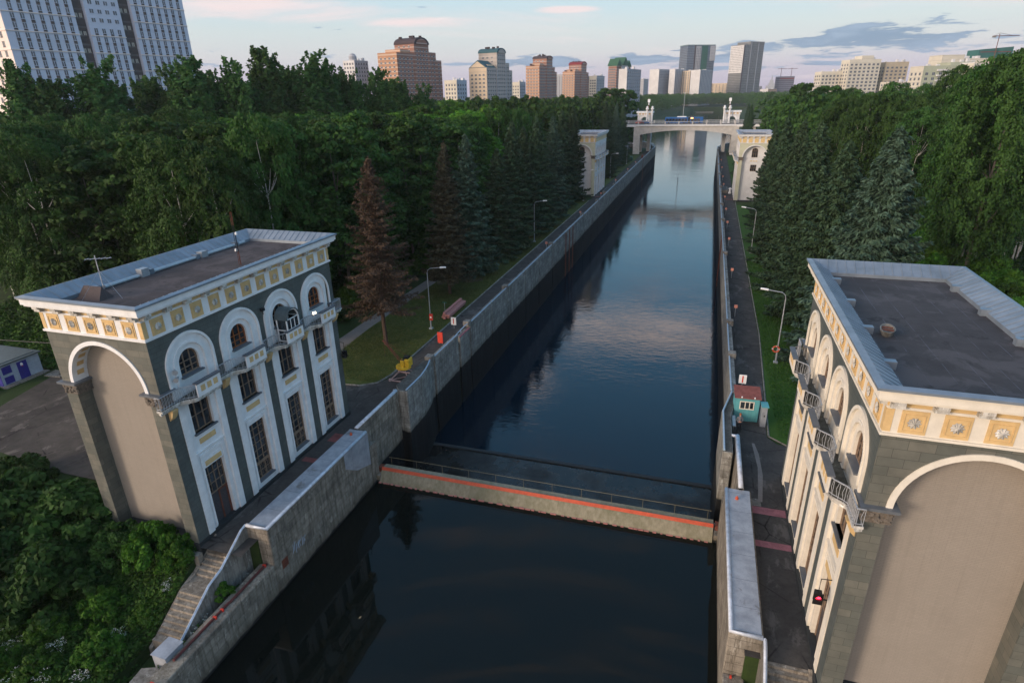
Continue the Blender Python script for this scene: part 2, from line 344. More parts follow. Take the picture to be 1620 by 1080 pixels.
def mk_leaf(name, dark, light, hue=.014, trans=.25, objvar=.5):
    a = M(name, .75, .25); g = a.new('ShaderNodeNewGeometry'); oi = a.new('ShaderNodeObjectInfo')
    f = a.mix(g.outputs['Random Per Island'], dark, light)
    f = a.mix(a.rng(a.noise(a.coord(), .45, 3), .3, .7, 0, .55), f, tuple(x*.72 for x in dark))
    hs = a.new('ShaderNodeHueSaturation'); a.l.new(f, hs.inputs['Color'])
    a.l.new(a.rng(oi.outputs['Random'], 0, 1, .5-hue, .5+hue*.5), hs.inputs['Hue']); a.l.new(a.rng(oi.outputs['Random'], 0, 1, 1-objvar*.5, 1+objvar*.6), hs.inputs['Value'])
    a.col(hs.outputs[0])
    if trans:
        tr = a.new('ShaderNodeBsdfTranslucent'); a.l.new(hs.outputs[0], tr.inputs[0]); mx = a.new('ShaderNodeMixShader'); mx.inputs[0].default_value = trans
        a.l.new(a.p.outputs[0], mx.inputs[1]); a.l.new(tr.outputs[0], mx.inputs[2]); a.l.new(mx.outputs[0], a.n['Material Output'].inputs[0])
    return a.mat
MAT['leaf_birch'] = mk_leaf('birch_leaves', (0.021, 0.059, 0.011), (0.050, 0.125, 0.021))
MAT['leaf_bright'] = mk_leaf('maple_leaves', (0.043, 0.139, 0.012), (0.112, 0.278, 0.024), objvar=.35)
MAT['leaf_poplar'] = mk_leaf('poplar_leaves', (0.029, 0.082, 0.020), (0.066, 0.154, 0.034), objvar=.3)
MAT['leaf_right'] = mk_leaf('sunlit_birch_leaves', (0.027, 0.076, 0.014), (0.058, 0.143, 0.026))  # paler copy of the birch leaves, the sunlight put into its colour
MAT['leaf_bush'] = mk_leaf('bush_leaves', (0.026, 0.078, 0.008), (0.077, 0.181, 0.014))
MAT['leaf_dark'] = mk_leaf('dark_shrub_leaves', (0.016, 0.049, 0.009), (0.041, 0.101, 0.017))
MAT['needle'] = mk_leaf('spruce_needles', (0.023, 0.053, 0.025), (0.057, 0.106, 0.053), .02, 0, .35)
MAT['needle_blue'] = mk_leaf('blue_spruce_needles', (0.026, 0.059, 0.037), (0.092, 0.156, 0.113), .02, 0, .3)
MAT['needle_dead'] = mk_leaf('dead_spruce_needles', (0.036, 0.024, 0.017), (0.110, 0.068, 0.042), .01, 0, .2)
MAT['needle_half'] = mk_leaf('fading_spruce_needles', (0.034, 0.039, 0.022), (0.091, 0.081, 0.043), .01, 0, .2)
MAT['leaf_far'] = mk_leaf('distant_leaves', (0.029, 0.078, 0.015), (0.080, 0.172, 0.027), 0)
MAT['grassblade'] = mk_leaf('lawn_blades', (.042, .070, .014), (.135, .125, .040), 0)
MAT['grassblade_r'] = mk_leaf('lush_blades', (0.035, 0.098, 0.010), (0.066, 0.149, 0.018), 0)
MAT['herb'] = mk_leaf('nettles_and_herbs', (0.020, 0.061, 0.009), (0.066, 0.138, 0.018), 0)

def emis(name, c, s):
    a = M(name); a.col(c); a.p.inputs['Emission Color'].default_value = c+(1,); a.p.inputs['Emission Strength'].default_value = s; return a.mat
MAT['lit'] = emis('lit_lamp', (1, .85, .6), 6); MAT['litred'] = emis('red_signal_light', (1, .02, .05), 4); MAT['litorange'] = emis('orange_lamp', (1, .45, .1), 3)

# ================================================================== setting
def hgt(x, y):
    # canal bed
    if y < 330:
        if -26.05 < x < 4.35: return -11.0
    else:
        k = min(1, (y-330)/60); a, b = -26-k*30+max(0, y-600)*.06, 5+k*30
        if y > 1180: pass
        elif a < x < b: return -11.0
        elif a-14 < x < b+14:
            d = (a-x) if x < a else (x-b); return -11+10.5*d/14
    z = 0
    if y < 24 and x < -29.3: z = -3.3*min(1, (24-y)/5.)
    if y < 25.3 and -29.3 <= x < -26.05: z = -4.0 if x < -27.0 else -3.2
    if y < 25.3 and 4.35 < x < 7.6: z = -4.0
    elif y < 25 and x > 4.35: z = -3.3*min(1, (25-y)/5.)
    if x < -37.5 and y < 27.5 and x > -70: z = -3.0*min(1, max(0, (27.5-y)/7.))
    if y > 400: z += min(0, 0)
    return z
xs = sorted(set([-4000, -2500, -1500, -1000, -700, -500, -350, -250, -180, -120, -95, -80, -70]+[round(-66+i*2.0, 2) for i in range(15)]
    + [-37.6, -37.4, -36, -34, -32, -30, -29.35, -29.25, -28, -27.2, -27.02, -26.98, -26.3, -26.06, -26.0, -20, -10, 0, 4.3, 4.4, 6, 7.58, 7.62, 8, 10, 12, 16, 20, 25, 30, 40, 60, 90, 140, 200, 300, 500, 800, 1200, 2000, 4000]))
ys = sorted(set([-200, -60, -20, 0, 6, 10, 14, 16]+[round(17+i*.75, 2) for i in range(11)]+[25.2, 25.32, 26, 27, 28]+[30, 34, 40, 50, 60, 80, 120, 180, 240, 300, 329.5, 330.5, 340, 350, 360, 370, 380, 391, 450, 600, 800, 1000, 1178, 1182, 1300, 1800, 2800, 5000, 9000]))
mb = MB(); nx = len(xs)
mb.v = [(x, y, hgt(x, y)) for y in ys for x in xs]
mb.f = [(j*nx+i, j*nx+i+1, (j+1)*nx+i+1, (j+1)*nx+i) for j in range(len(ys)-1) for i in range(nx-1)]; mb.mi = [0]*len(mb.f)
setp(mb.build('ground', MAT['ground']), kind='structure')
def sheet(name, pts, z, mat):
    b = MB(); b.add([(p[0], p[1], z) for p in pts], [tuple(range(len(pts)))]); return setp(b.build(name, mat), kind='structure')
def water(name, x0, x1, y0, y1, z, mat): return sheet(name, [(x0, y0), (x1, y0), (x1, y1), (x0, y1)], z, mat)
water('canal_water', -110, 90, 39.2, 1300, -8, MAT['water']); water('canal_water', -26.3, 4.6, -60, 39.2, -4.45, MAT['water_near'])
# quays (deck level 0.02), lawns, yard, path, kerbs
sheet('quay_path', [(-29.4, 23.7), (-26.0, 23.7), (-26.0, 329), (-29.4, 329)], .02, MAT['asphalt'])
sheet('plaza', [(-46, 42), (-29.4, 42), (-29.4, 49.5), (-31, 47.6), (-33, 47.2), (-37.4, 50.5), (-41, 54), (-46, 54)], .016, MAT['asphalt'])
sheet('plaza', [(-29.4, 42), (-29.4, 23.7), (-29.0, 23.7), (-29.0, 42)], .024, MAT['asphalt'])
sheet('quay_path', [(4.3, 25), (7.75, 25), (7.75, 46.9), (7.0, 47.9), (7.75, 70), (7.9, 329), (4.3, 329)], .02, MAT['asphalt'])
sheet('plaza', [(7.75, 42), (9.4, 42), (9.4, 46.8), (7.75, 46.9)], .02, MAT['asphalt'])
sheet('yard', [(-37.0, 27.6), (-37.0, 46), (-46, 50), (-64, 47), (-65, 42), (-63, 34.5), (-60, 29), (-46, 27.6)], .012, MAT['yard'])
pth = [(-46, 49), (-41.2, 52.5), (-40.4, 58), (-40.6, 70), (-40.6, 90), (-40.6, 329), (-38.6, 329), (-38.6, 90), (-38.6, 62), (-38.0, 55), (-37.2, 50.5), (-41, 46)]
sheet('gravel_path', pth, .028, MAT['gravel'])
sheet('lawn', [(-29.6, 50.5), (-30.1, 48.6), (-31.4, 47.7), (-33.2, 47.5), (-35, 48.6), (-37.4, 51.5), (-38.2, 55), (-38.7, 62), (-38.7, 164), (-29.6, 164)], .034, MAT['lawn'])
sheet('lawn', [(-29.6, 191), (-38.7, 191), (-38.7, 290), (-29.6, 290)], .034, MAT['lawn'])
sheet('lawn', [(7.2, 48), (8.6, 46.9), (24, 46.9), (24, 164), (8.05, 164), (7.9, 70)], .034, MAT['lawn_r'])
sheet('lawn', [(8.05, 191), (24, 191), (24, 290), (8.05, 290)], .034, MAT['lawn_r'])
kb = MB()
kb.tube([(-38, 55, .05), (-37.2, 51.3, .05), (-35, 48.4, .05), (-33.2, 47.3, .05), (-31.3, 47.5, .05), (-29.95, 48.5, .05), (-29.5, 50.5, .05), (-29.5, 164, .05)], .11, 4)
setp(kb.build('kerb', MAT['conc_dry']), kind='structure')
kb = MB(); kb.tube([(9.4, 46.8, .05), (8.5, 46.8, .05), (7.15, 48, .05), (7.9, 72, .05), (8.0, 172, .05)], .08, 4); setp(kb.build('kerb', MAT['conc_dry']), kind='structure')
# painted strips on the quays
for (x0, x1, y0, y1) in ((5.1, 7.5, 37.2, 38.0), (5.1, 7.5, 33.8, 34.4)):
    sheet('painted_strip', [(x0, y0), (x1, y0), (x1, y1), (x0, y1)], .03, MAT['pinkpaint'])
for (x0, x1, y0, y1) in ((-28.6, -26.3, 37.4, 38.7), (-28.9, -26.6, 34.2, 34.8), (-27.7, -26.9, 30.8, 32.0), (-29, -26.6, 170, 171.2), (5.4, 8.6, 172, 173.2), (5.4, 8.6, 176, 176.6)):
    sheet('painted_strip', [(x0, y0), (x1, y0), (x1, y1), (x0, y1)], .03, MAT['brickred'])
sheet('concrete_patch', [(5.75, 38.6), (6.05, 38.6), (6.3, 42), (6.2, 45), (5.95, 46.6), (5.75, 46.6), (6.0, 43), (5.85, 40)], .034, MAT['gravel'])
sheet('concrete_patch', [(5.0, 38.05), (5.95, 38.05), (5.9, 38.9), (5.1, 38.9)], .030, MAT['conc_dry'])

# ================================================================== chamber walls
def chamber_wall(side):
    s = -1 if side < 0 else 1; cx = -10.85; hw = 14.95
    T = lambda p: (cx+s*(hw+p[0]), p[1], p[2])        # p[0]: 0 at the wall face, + into the land
    lab = 'long concrete quay wall of the lock chamber on the %s bank, dark and wet below its parapet' % ('left' if s < 0 else 'right')
    root = empty('lock_wall', (0, 0, 0), 0, lab, 'wall')
    b = MB(T); b.box(.55, 1.1, 46, 330, -11, .0); b.build('backing_wall', MAT['conc'], root)
    y = 53.7; i = 0; segs = []
    if s < 0: segs = [(53.75, 60.3), (60.9, 64.0), (64.35, 72.2), (72.4, 79.3), (79.5, 88.6), (88.9, 97)]
    else: segs = [(53.6, 62), (62.3, 72), (72.3, 82), (82.3, 90), (90.3, 98)]
    y = segs[-1][1]
    while y < 325: segs.append((y+.3, min(y+10, 329))); y += 10
    tops = []
    for k, (a, b_) in enumerate(segs):
        dz = -.45 if (s < 0 and k == 1) else 0
        q = MB(T); q.box(0, .55, a, b_, -11, 1.1+dz)
        q.build('wall_panel', MAT['conc'], root)
    pr = MB(T)                                  # ledge cap and pipe rail on top
    for k, (a, b_) in enumerate(segs):
        if s < 0 and k == 1: continue
        pr.tube([(.08, a+.05, 1.25), (.08, b_-.05, 1.25)], .075, 6); 
        for yy in (a+.4, (a+b_)/2, b_-.4): pr.tube([(.1, yy, 1.08), (.08, yy, 1.22)], .04, 5)
    pr.build('pipe_rail', MAT['rail'], root)
    q = MB(T); 
    for k, (a, b_) in enumerate(segs):
        if s < 0 and k == 1: continue
        q.box(.551, .62, a, b_, .0, .9)
    for yy in ([53.2, 64.2, 79.4, 107, 137, 157, 187, 217, 247, 277, 307] if s < 0 else [62.2, 72.2, 107, 137, 157, 187, 217, 247, 277, 307]):
        p = MB(T); p.box(-.02, .75, yy-.45, yy+.45, .9, 1.55); p.build('post', MAT['conc_dry'], root, bevel=.04)
    # bowed entry pier, set forward of the chamber face
    arc = [(-.75, 45.6), (-.75, 47.5), (-.73, 49.0), (-.55, 50.4), (-.3, 51.6), (0, 52.7), (0, 53.35), (.9, 53.35), (.9, 46.6), (0.15, 45.6)] if s < 0 else [(-.8, 42.8), (-.8, 49.4), (0, 53.3), (.75, 53.3), (-.02, 49.0), (-.02, 42.8)]
    p = MB(T); p.prism(arc, -11, 1.15); p.build('entry_pier', MAT['conc'], root, bevel=.05)
    p = MB(T); p.tube([(arc[i][0]+.12, arc[i][1]+(0.05 if i == 0 else 0), 1.27) for i in range(6 if s < 0 else 3)], .08, 6); p.build('pipe_rail', MAT['rail'], root)
    # gate recess below the entry pier
    p = MB(T); p.box(.2, 1.1, 39.4, 46.5, -11, -.2 if s < 0 else -.1); p.build('recess_wall', MAT['conc'], root)
    # wet guide channels and ladder
    for yy in ([118, 121.5, 124.8] if s < 0 else [118, 122]):
        l = MB(T)
        for k in range(40): l.tube([(-.06, yy, -8+.3*k*.75), (-.06, yy+.5, -8+.3*k*.75)], .03, 4)
        l.box(-.08, .0, yy-.05, yy, -8.5, 1.0); l.box(-.08, .0, yy+.5, yy+.55, -8.5, 1.0); l.build('ladder', MAT['rust'], root)
    return root
chamber_wall(-1); chamber_wall(1)
# far end of the lock: lower walls beyond the bridge
for s in (-1, 1):
    cx = -10.85; b = MB(lambda p: (cx+s*(14.95+p[0]), p[1], p[2]))
    b.prism([(0, 330), (3, 352), (12, 372), (18, 378), (19, 376), (13, 370), (4.5, 350), (1.5, 330)], -11, .9)
    setp(b.build('guide_wall', MAT['conc']), 'low curved concrete guide wall flaring out beyond the bridge on the %s bank' % ('left' if s < 0 else 'right'), 'wall')
# guard-red lift portal of the upper gate near the bridge (left bank)
t = empty('gate_hoist', (-25.9, 268, 0), 0, 'rusty steel hoist frame standing on the left lock wall before the bridge', 'hoist')
b = MB(); b.box(-.6, 0, -1.2, -.9, -4, 2.2); b.box(-.6, 0, .9, 1.2, -4, 2.2); b.box(-.6, 0, -1.2, 1.2, 2.2, 2.5); b.build('frame', MAT['rust'], t)
b = MB(); b.box(.02, .12, -1, 1, -8, 1.0); b.build('shutter', MAT['rust'], t)

# throat: upper-pool side
for s, tag_ in ((-1, 'left'), (1, 'right')):
    cx = -10.85; hw = 14.28; T = lambda p, s=s: (cx+s*(hw+p[0]), p[1], p[2])
    t = empty('entrance_wall', (0, 0, 0), 0, 'thick weathered block wall with a grey metal top beside the pool in front of the gate, %s bank' % tag_, 'wall')
    b = MB(T); b.box(0, 1.72, 25.4, 38.3, -11, .95); b.build('block', MAT['conc_near'], t, bevel=.06)
    b = MB(T); b.box(.22, 1.62, 25.62, 38.25, .93, 1.0); b.build('metal_top', MAT['metal_grey'] if s > 0 else MAT['metal_grey'], t)
    b = MB(T); b.tube([(1.66, 25.45, .98), (.12, 25.45, .98), (.10, 38.2, .98)], .13, 8); b.build('rounded_edge', MAT['metal_cap'], t, smooth=True)
    if s > 0:
        b = MB(T); b.lathe([(.11, 0), (.11, .12), (.06, .2), (.02, .26)], (.75, 37.1, 1.0), 8); b.build('warning_light', MAT['orange'], t)
    else:
        b = MB(T); b.lathe([(.11, 0), (.11, .12), (.06, .2), (.02, .26)], (1.0, 37.4, 1.0), 8); b.build('warning_light', MAT['orange'], t)
        b = MB(T); b.add([(-.015, 34.6, .9), (-.015, 38.25, .9), (-.015, 38.25, -2.2), (-.015, 36.2, -1.5), (-.015, 34.6, -.4)], [(0, 1, 2, 3, 4)]); b.build('grey_patch', MAT['metal_grey'], t)
        for k, (yy, zz, ww) in enumerate(((27.6, -1.2, .35), (31.2, -2.6, .7), (28.9, -.9, .2))):
            pass
    b = MB(T)
    b.box(.85, 1.25, 38.3, 45.6, -11, 1.1)
    b.box(-.0, .5, 38.3, 39.4, -11, -.6)
    b.build('deck_parapet', MAT['conc_near'], t)
    b = MB(T); b.tube([(1.05, 38.3, 1.12), (1.05, 45.55, 1.12)], .17, 8); b.tube([(1.05, 45.5, 1.12), (.6 if s > 0 else 1.3, 45.5, 1.12)], .13, 8); b.build('white_capping', MAT['metal_cap'], t, smooth=True)
    # lower wall towards the camera
    t2 = empty('retaining_wall', (0, 0, 0), 0, 'low stained concrete retaining wall dropping away from the block wall towards the viewer, %s bank' % tag_, 'wall')
    b = MB(T); b.box(0, 1.08, -30, 25.4, -11, -1.95); b.build('wall', MAT['conc_near'], t2, bevel=.05)
    if s < 0:
        b = MB(T); b.tube([(.55, 25.3, -1.86), (.55, 21.9, -1.86), (.6, 21.8, -1.86), (.62, 17.5, -1.86)], .085, 6); b.build('pipe', MAT['pipe'], t2)
        for yy in (25.1, 20.6, 21.2, 16.0):
            b = MB(T); b.box(.45, .68, yy-.05, yy+.05, -1.94, -1.76); b.build('clamp', MAT['redpaint'], t2)
    else:
        b = MB(T); b.box(.35, .45, 25.1, 25.2, -1.94, -1.78); b.build('clamp', MAT['redpaint'], t2)
# drain box mouth on left block wall
b = MB(); b.box(-25.16, -25.10, 26.1, 26.7, -2.9, -2.2); setp(b.build('drain_grille', MAT['rust']), 'small rusty grille low on the left block wall above the pool', 'grille')

# graffiti-like pale scrawl of paint on the left block wall
b = MB(); rnd = random.Random(5)
for k in range(9):
    y0 = 27.3+k*.17; z0 = -2.3+rnd.uniform(-.1, .25)
    b.tube([(-25.11, y0, z0-.35), (-25.11, y0+rnd.uniform(-.1, .14), z0), (-25.11, y0+.1, z0+rnd.uniform(.1, .35))], .028, 4)
setp(b.build('graffiti', MAT['bluewhite']), 'pale blue scribbled graffiti low on the left block wall', 'graffiti')

# stairs (both banks)
for s, tag_ in ((-1, 'left'), (1, 'right')):
    cx = -10.85; T = lambda p, s=s: (cx+s*p[0], p[1], p[2])
    t = empty('stairs', (0, 0, 0), 0, 'worn concrete steps with a landing going down beside the %s building' % tag_, 'stairs')
    z = 0; y = 25.1; b = MB(T)
    x0, x1 = 16.15, 18.15
    def step(n, y, z, d=.30, r=.17):
        for k in range(n): b.box(x0, x1, y-d, y, z-3.2, z-r*(k+0)-.0) if False else None; y2 = y
        return y2
    for fl, (n, land) in enumerate(((8, 1.1), (8, .5))):
        for k in range(n):
            b.box(x0, x1, y-.31, y+.02, -4.2, z); y -= .29; z -= .175
        b.box(x0, x1, y-land, y+.02, -4.2, z); y -= land
    b.build('steps', MAT['conc_stair'], t)
    pts = [(25.45, .95), (25.0, .85), (22.85, -.45), (21.7, -.75), (19.2, -2.35), (18.7, -2.6)]
    q = MB(T)
    for (ya, za), (yb, zb) in zip(pts[:-1], pts[1:]):
        q.add([(16.15, ya, -4.5), (15.93, ya, -4.5), (15.93, ya, za), (16.15, ya, za), (16.15, yb, -4.5), (15.93, yb, -4.5), (15.93, yb, zb), (16.15, yb, zb)], [(0, 1, 2, 3), (4, 7, 6, 5), (3, 2, 6, 7), (1, 5, 6, 2), (0, 3, 7, 4)])
    q.build('parapet', MAT['conc_dry'], t)
    q = MB(T); q.tube([(16.04, a, c+.03) for a, c in pts], .085, 4); q.build('white_capping', MAT['metal_cap'], t)
    q = MB(T)
    for (ya, za), (yb, zb) in zip(pts[1:-1], pts[2:]):
        q.add([(18.4, ya, -4.5), (18.15, ya, -4.5), (18.15, ya, za-.75), (18.4, ya, za-.75), (18.4, yb, -4.5), (18.15, yb, -4.5), (18.15, yb, zb-.75), (18.4, yb, zb-.75)], [(0, 1, 2, 3), (4, 7, 6, 5), (3, 2, 6, 7), (1, 5, 6, 2), (0, 3, 7, 4)])
    q.box(18.15, 18.9, 23.2, 23.6, -3, -.25); q.build('side_kerb', MAT['conc_stair'], t)
t = empty('switch_cabinet', (-26.55, 17.9, -2.1), R_(-2), 'blue-grey metal box with a flat lid by the foot of the left steps', 'cabinet')
b = MB(); b.box(-.5, .5, -.6, .6, -.8, .45); b.build('case', MAT['metal_grey'], t, bevel=.02); b = MB(); b.box(-.54, .54, -.64, .64, .45, .5); b.build('lid', MAT['metal_grey'], t)
b = MB(); b.prism([(-27.3, 15.9), (-26.2, 15.7), (-25.9, 16.7), (-26.6, 17.1), (-27.4, 16.8)], -3.3, -2.2); setp(b.build('stone_block', MAT['conc_dry']), 'broken flat concrete block in front of the blue-grey cabinet', 'block')

# ================================================================== gate
t = empty('lock_gate', (-10.85, 39, -5), 0, 'grey concrete-coloured lock gate with an orange-red top edge closing the canal', 'gate')
x0, x1 = -14.05, 13.95
def mk_gatemat():
    a = M('algae_stained_steel', .75); n = a.noise(a.coord((1.5, 1.5, .3)), 2.2, 7, .7); n2 = a.noise(a.coord(), .5, 4)
    f = a.mix(a.rng(n, .3, .7), (.15, .14, .09), (.29, .265, .20)); f = a.mix(a.rng(n2, .45, .7, 0, .5), f, (.10, .105, .055)); a.col(f); return a.mat
MAT['gate'] = mk_gatemat()
b = MB(); prof = [(.55, 1.55), (.35, 1.35), (-.05, .8), (-.3, .3), (-.42, -.25), (-.45, -1.5), (1.3, -1.5), (1.3, 1.55)]
b.add([(x, p[0], p[1]) for x in (x0, x1) for p in prof], [tuple(range(8)), tuple(range(15, 7, -1))]+[(i, (i+1) % 8, 8+(i+1) % 8, 8+i) for i in range(8)])
b.build('skin', MAT['gate'], t)
b = MB(); b.add([(x0, .42, 1.47), (x1, .42, 1.47), (x1, .62, 1.68), (x0, .62, 1.68), (x0, .8, 1.55), (x1, .8, 1.55)], [(0, 1, 2, 3), (3, 2, 5, 4), (0, 3, 4), (1, 5, 2)]); b.build('painted_edge', MAT['orange'], t)
b = MB(); rnd = random.Random(3); x = x0
while x < x1:
    l = rnd.uniform(.15, .5); b = MB(); b.box(x, min(x+l, x1), -.27, -.17, .54, .54+rnd.uniform(.05, .12)); x += l+rnd.uniform(.05, .4); b.build('paint_flake', MAT['beampink'], t)
b = MB(); b.tube([(x0+.4, 1.25, 2.35), (x1-.2, 1.25, 2.35)], .018, 5)
for k in range(12): b.tube([(x0+.6+k*2.45, 1.25, 1.5), (x0+.6+k*2.45, 1.25, 2.35)], .014, 5)
b.build('handrail', simple('khaki_rail_paint', (.17, .15, .09), .6), t)
for xx in (x0-.2, x1+.32):
    b = MB(); b.box(xx-.25, xx+.25, -.1, 1.4, -3, 1.2); b.build('side_shoe', MAT['conc_near'], t)
    b = MB(); b.box(xx-.2, xx+.2, .5, 1.1, 1.2, 1.6); b.build('roller_bracket', MAT['rust'], t)
b = MB(); b.box(-25.7, 4.0, 50.9, 51.35, -9.2, -7.88); setp(b.build('gate_sill', MAT['conc_dry' if 0 else 'darkstone']), 'dark concrete sill just breaking the water behind the lock gate', 'sill')
def mk_sill():
    a = M('wet_sill_slab', .5, .35); n = a.noise(a.coord(), 1.3, 7, .7); f = a.mix(a.rng(n, .40, .62), (.005, .006, .006), (.020, .021, .019)); f = a.mix(a.rng(a.noise(a.coord(), 6, 4, .7), .62, .68), f, (.002, .002, .002)); a.col(f)
    a.l.new(a.rng(a.noise(a.coord(), .35, 4), .4, .6, .12, .55), a.p.inputs['Roughness']); a.bump(n, .25, .02); return a.mat
b = MB(); b.box(-25.6, 3.9, 41.4, 50.88, -9.5, -7.985); setp(b.build('sill_slab', mk_sill()), 'broad dark wet slab awash between the lock gate and the sill', 'slab')
b = MB(); rnd = random.Random(8)
for k in range(260):
    x = rnd.uniform(-24.8, 3.5); y = rnd.uniform(41, 50.5); r = rnd.uniform(.02, .11)
    b.add([(x+r*math.cos(a)*rnd.uniform(.6, 1.4), y+r*math.sin(a)*rnd.uniform(.6, 1.4), -7.972) for a in (0, 1.25, 2.5, 3.8, 5)], [(0, 1, 2, 3, 4)])
setp(b.build('floating_debris', MAT['conc_stair' if 0 else 'bark']), 'specks of debris floating behind the lock gate', 'debris', kind='stuff')

# ================================================================== the four lock buildings
ULEN, WDEP = 18.25, 7.6
BC = [2.65, 7.02, 11.38, 15.75]
def arch_plate(mb, u0, u1, z0, z1, c, R, zs, w0, w1, n=20, T=None):
    # plate between w0 (front) and w1 with an arch opening running down to z0
    P = T or (lambda u, w, z: (w, u, z))
    def bx(a, b, c0, c1):
        vs = [P(u, w, z) for w in (w0, w1) for (u, z) in ((a, c0), (b, c0), (b, c1), (a, c1))]
        mb.add(vs, [(0, 1, 2, 3), (7, 6, 5, 4), (0, 4, 5, 1), (1, 5, 6, 2), (2, 6, 7, 3), (3, 7, 4, 0)])
    bx(u0, c-R, z0, z1); bx(c+R, u1, z0, z1)
    th = [math.pi-math.pi*i/n for i in range(n+1)]
    for i in range(n):
        ua, za = c+R*math.cos(th[i]), zs+R*math.sin(th[i]); ub, zb = c+R*math.cos(th[i+1]), zs+R*math.sin(th[i+1])
        vs = [P(u, w, z) for w in (w0, w1) for (u, z) in ((ua, za), (ub, zb), (ub, z1), (ua, z1))]
        mb.add(vs, [(0, 1, 2, 3), (7, 6, 5, 4), (0, 4, 5, 1)])
def arch_ring(mb, c, zs, R0, R1, zb, w0, w1, n=20, T=None):
    P = T or (lambda u, w, z: (w, u, z))
    pts = [((c-R0, zb), (c-R1, zb))]+[((c+R0*math.cos(a), zs+R0*math.sin(a)), (c+R1*math.cos(a), zs+R1*math.sin(a))) for a in [math.pi-math.pi*i/n for i in range(n+1)]]+[((c+R0, zb), (c+R1, zb))]
    vs = []
    for o, i in pts: vs += [P(o[0], w0, o[1]), P(i[0], w0, i[1]), P(i[0], w1, i[1]), P(o[0], w1, o[1])]
    fs = []
    for k in range(len(pts)-1):
        for q in range(4): fs.append((4*k+q, 4*k+(q+1) % 4, 4*k+4+(q+1) % 4, 4*k+4+q))
    fs += [(0, 1, 2, 3), (4*len(pts)-1, 4*len(pts)-2, 4*len(pts)-3, 4*len(pts)-4)]
    mb.add(vs, fs)

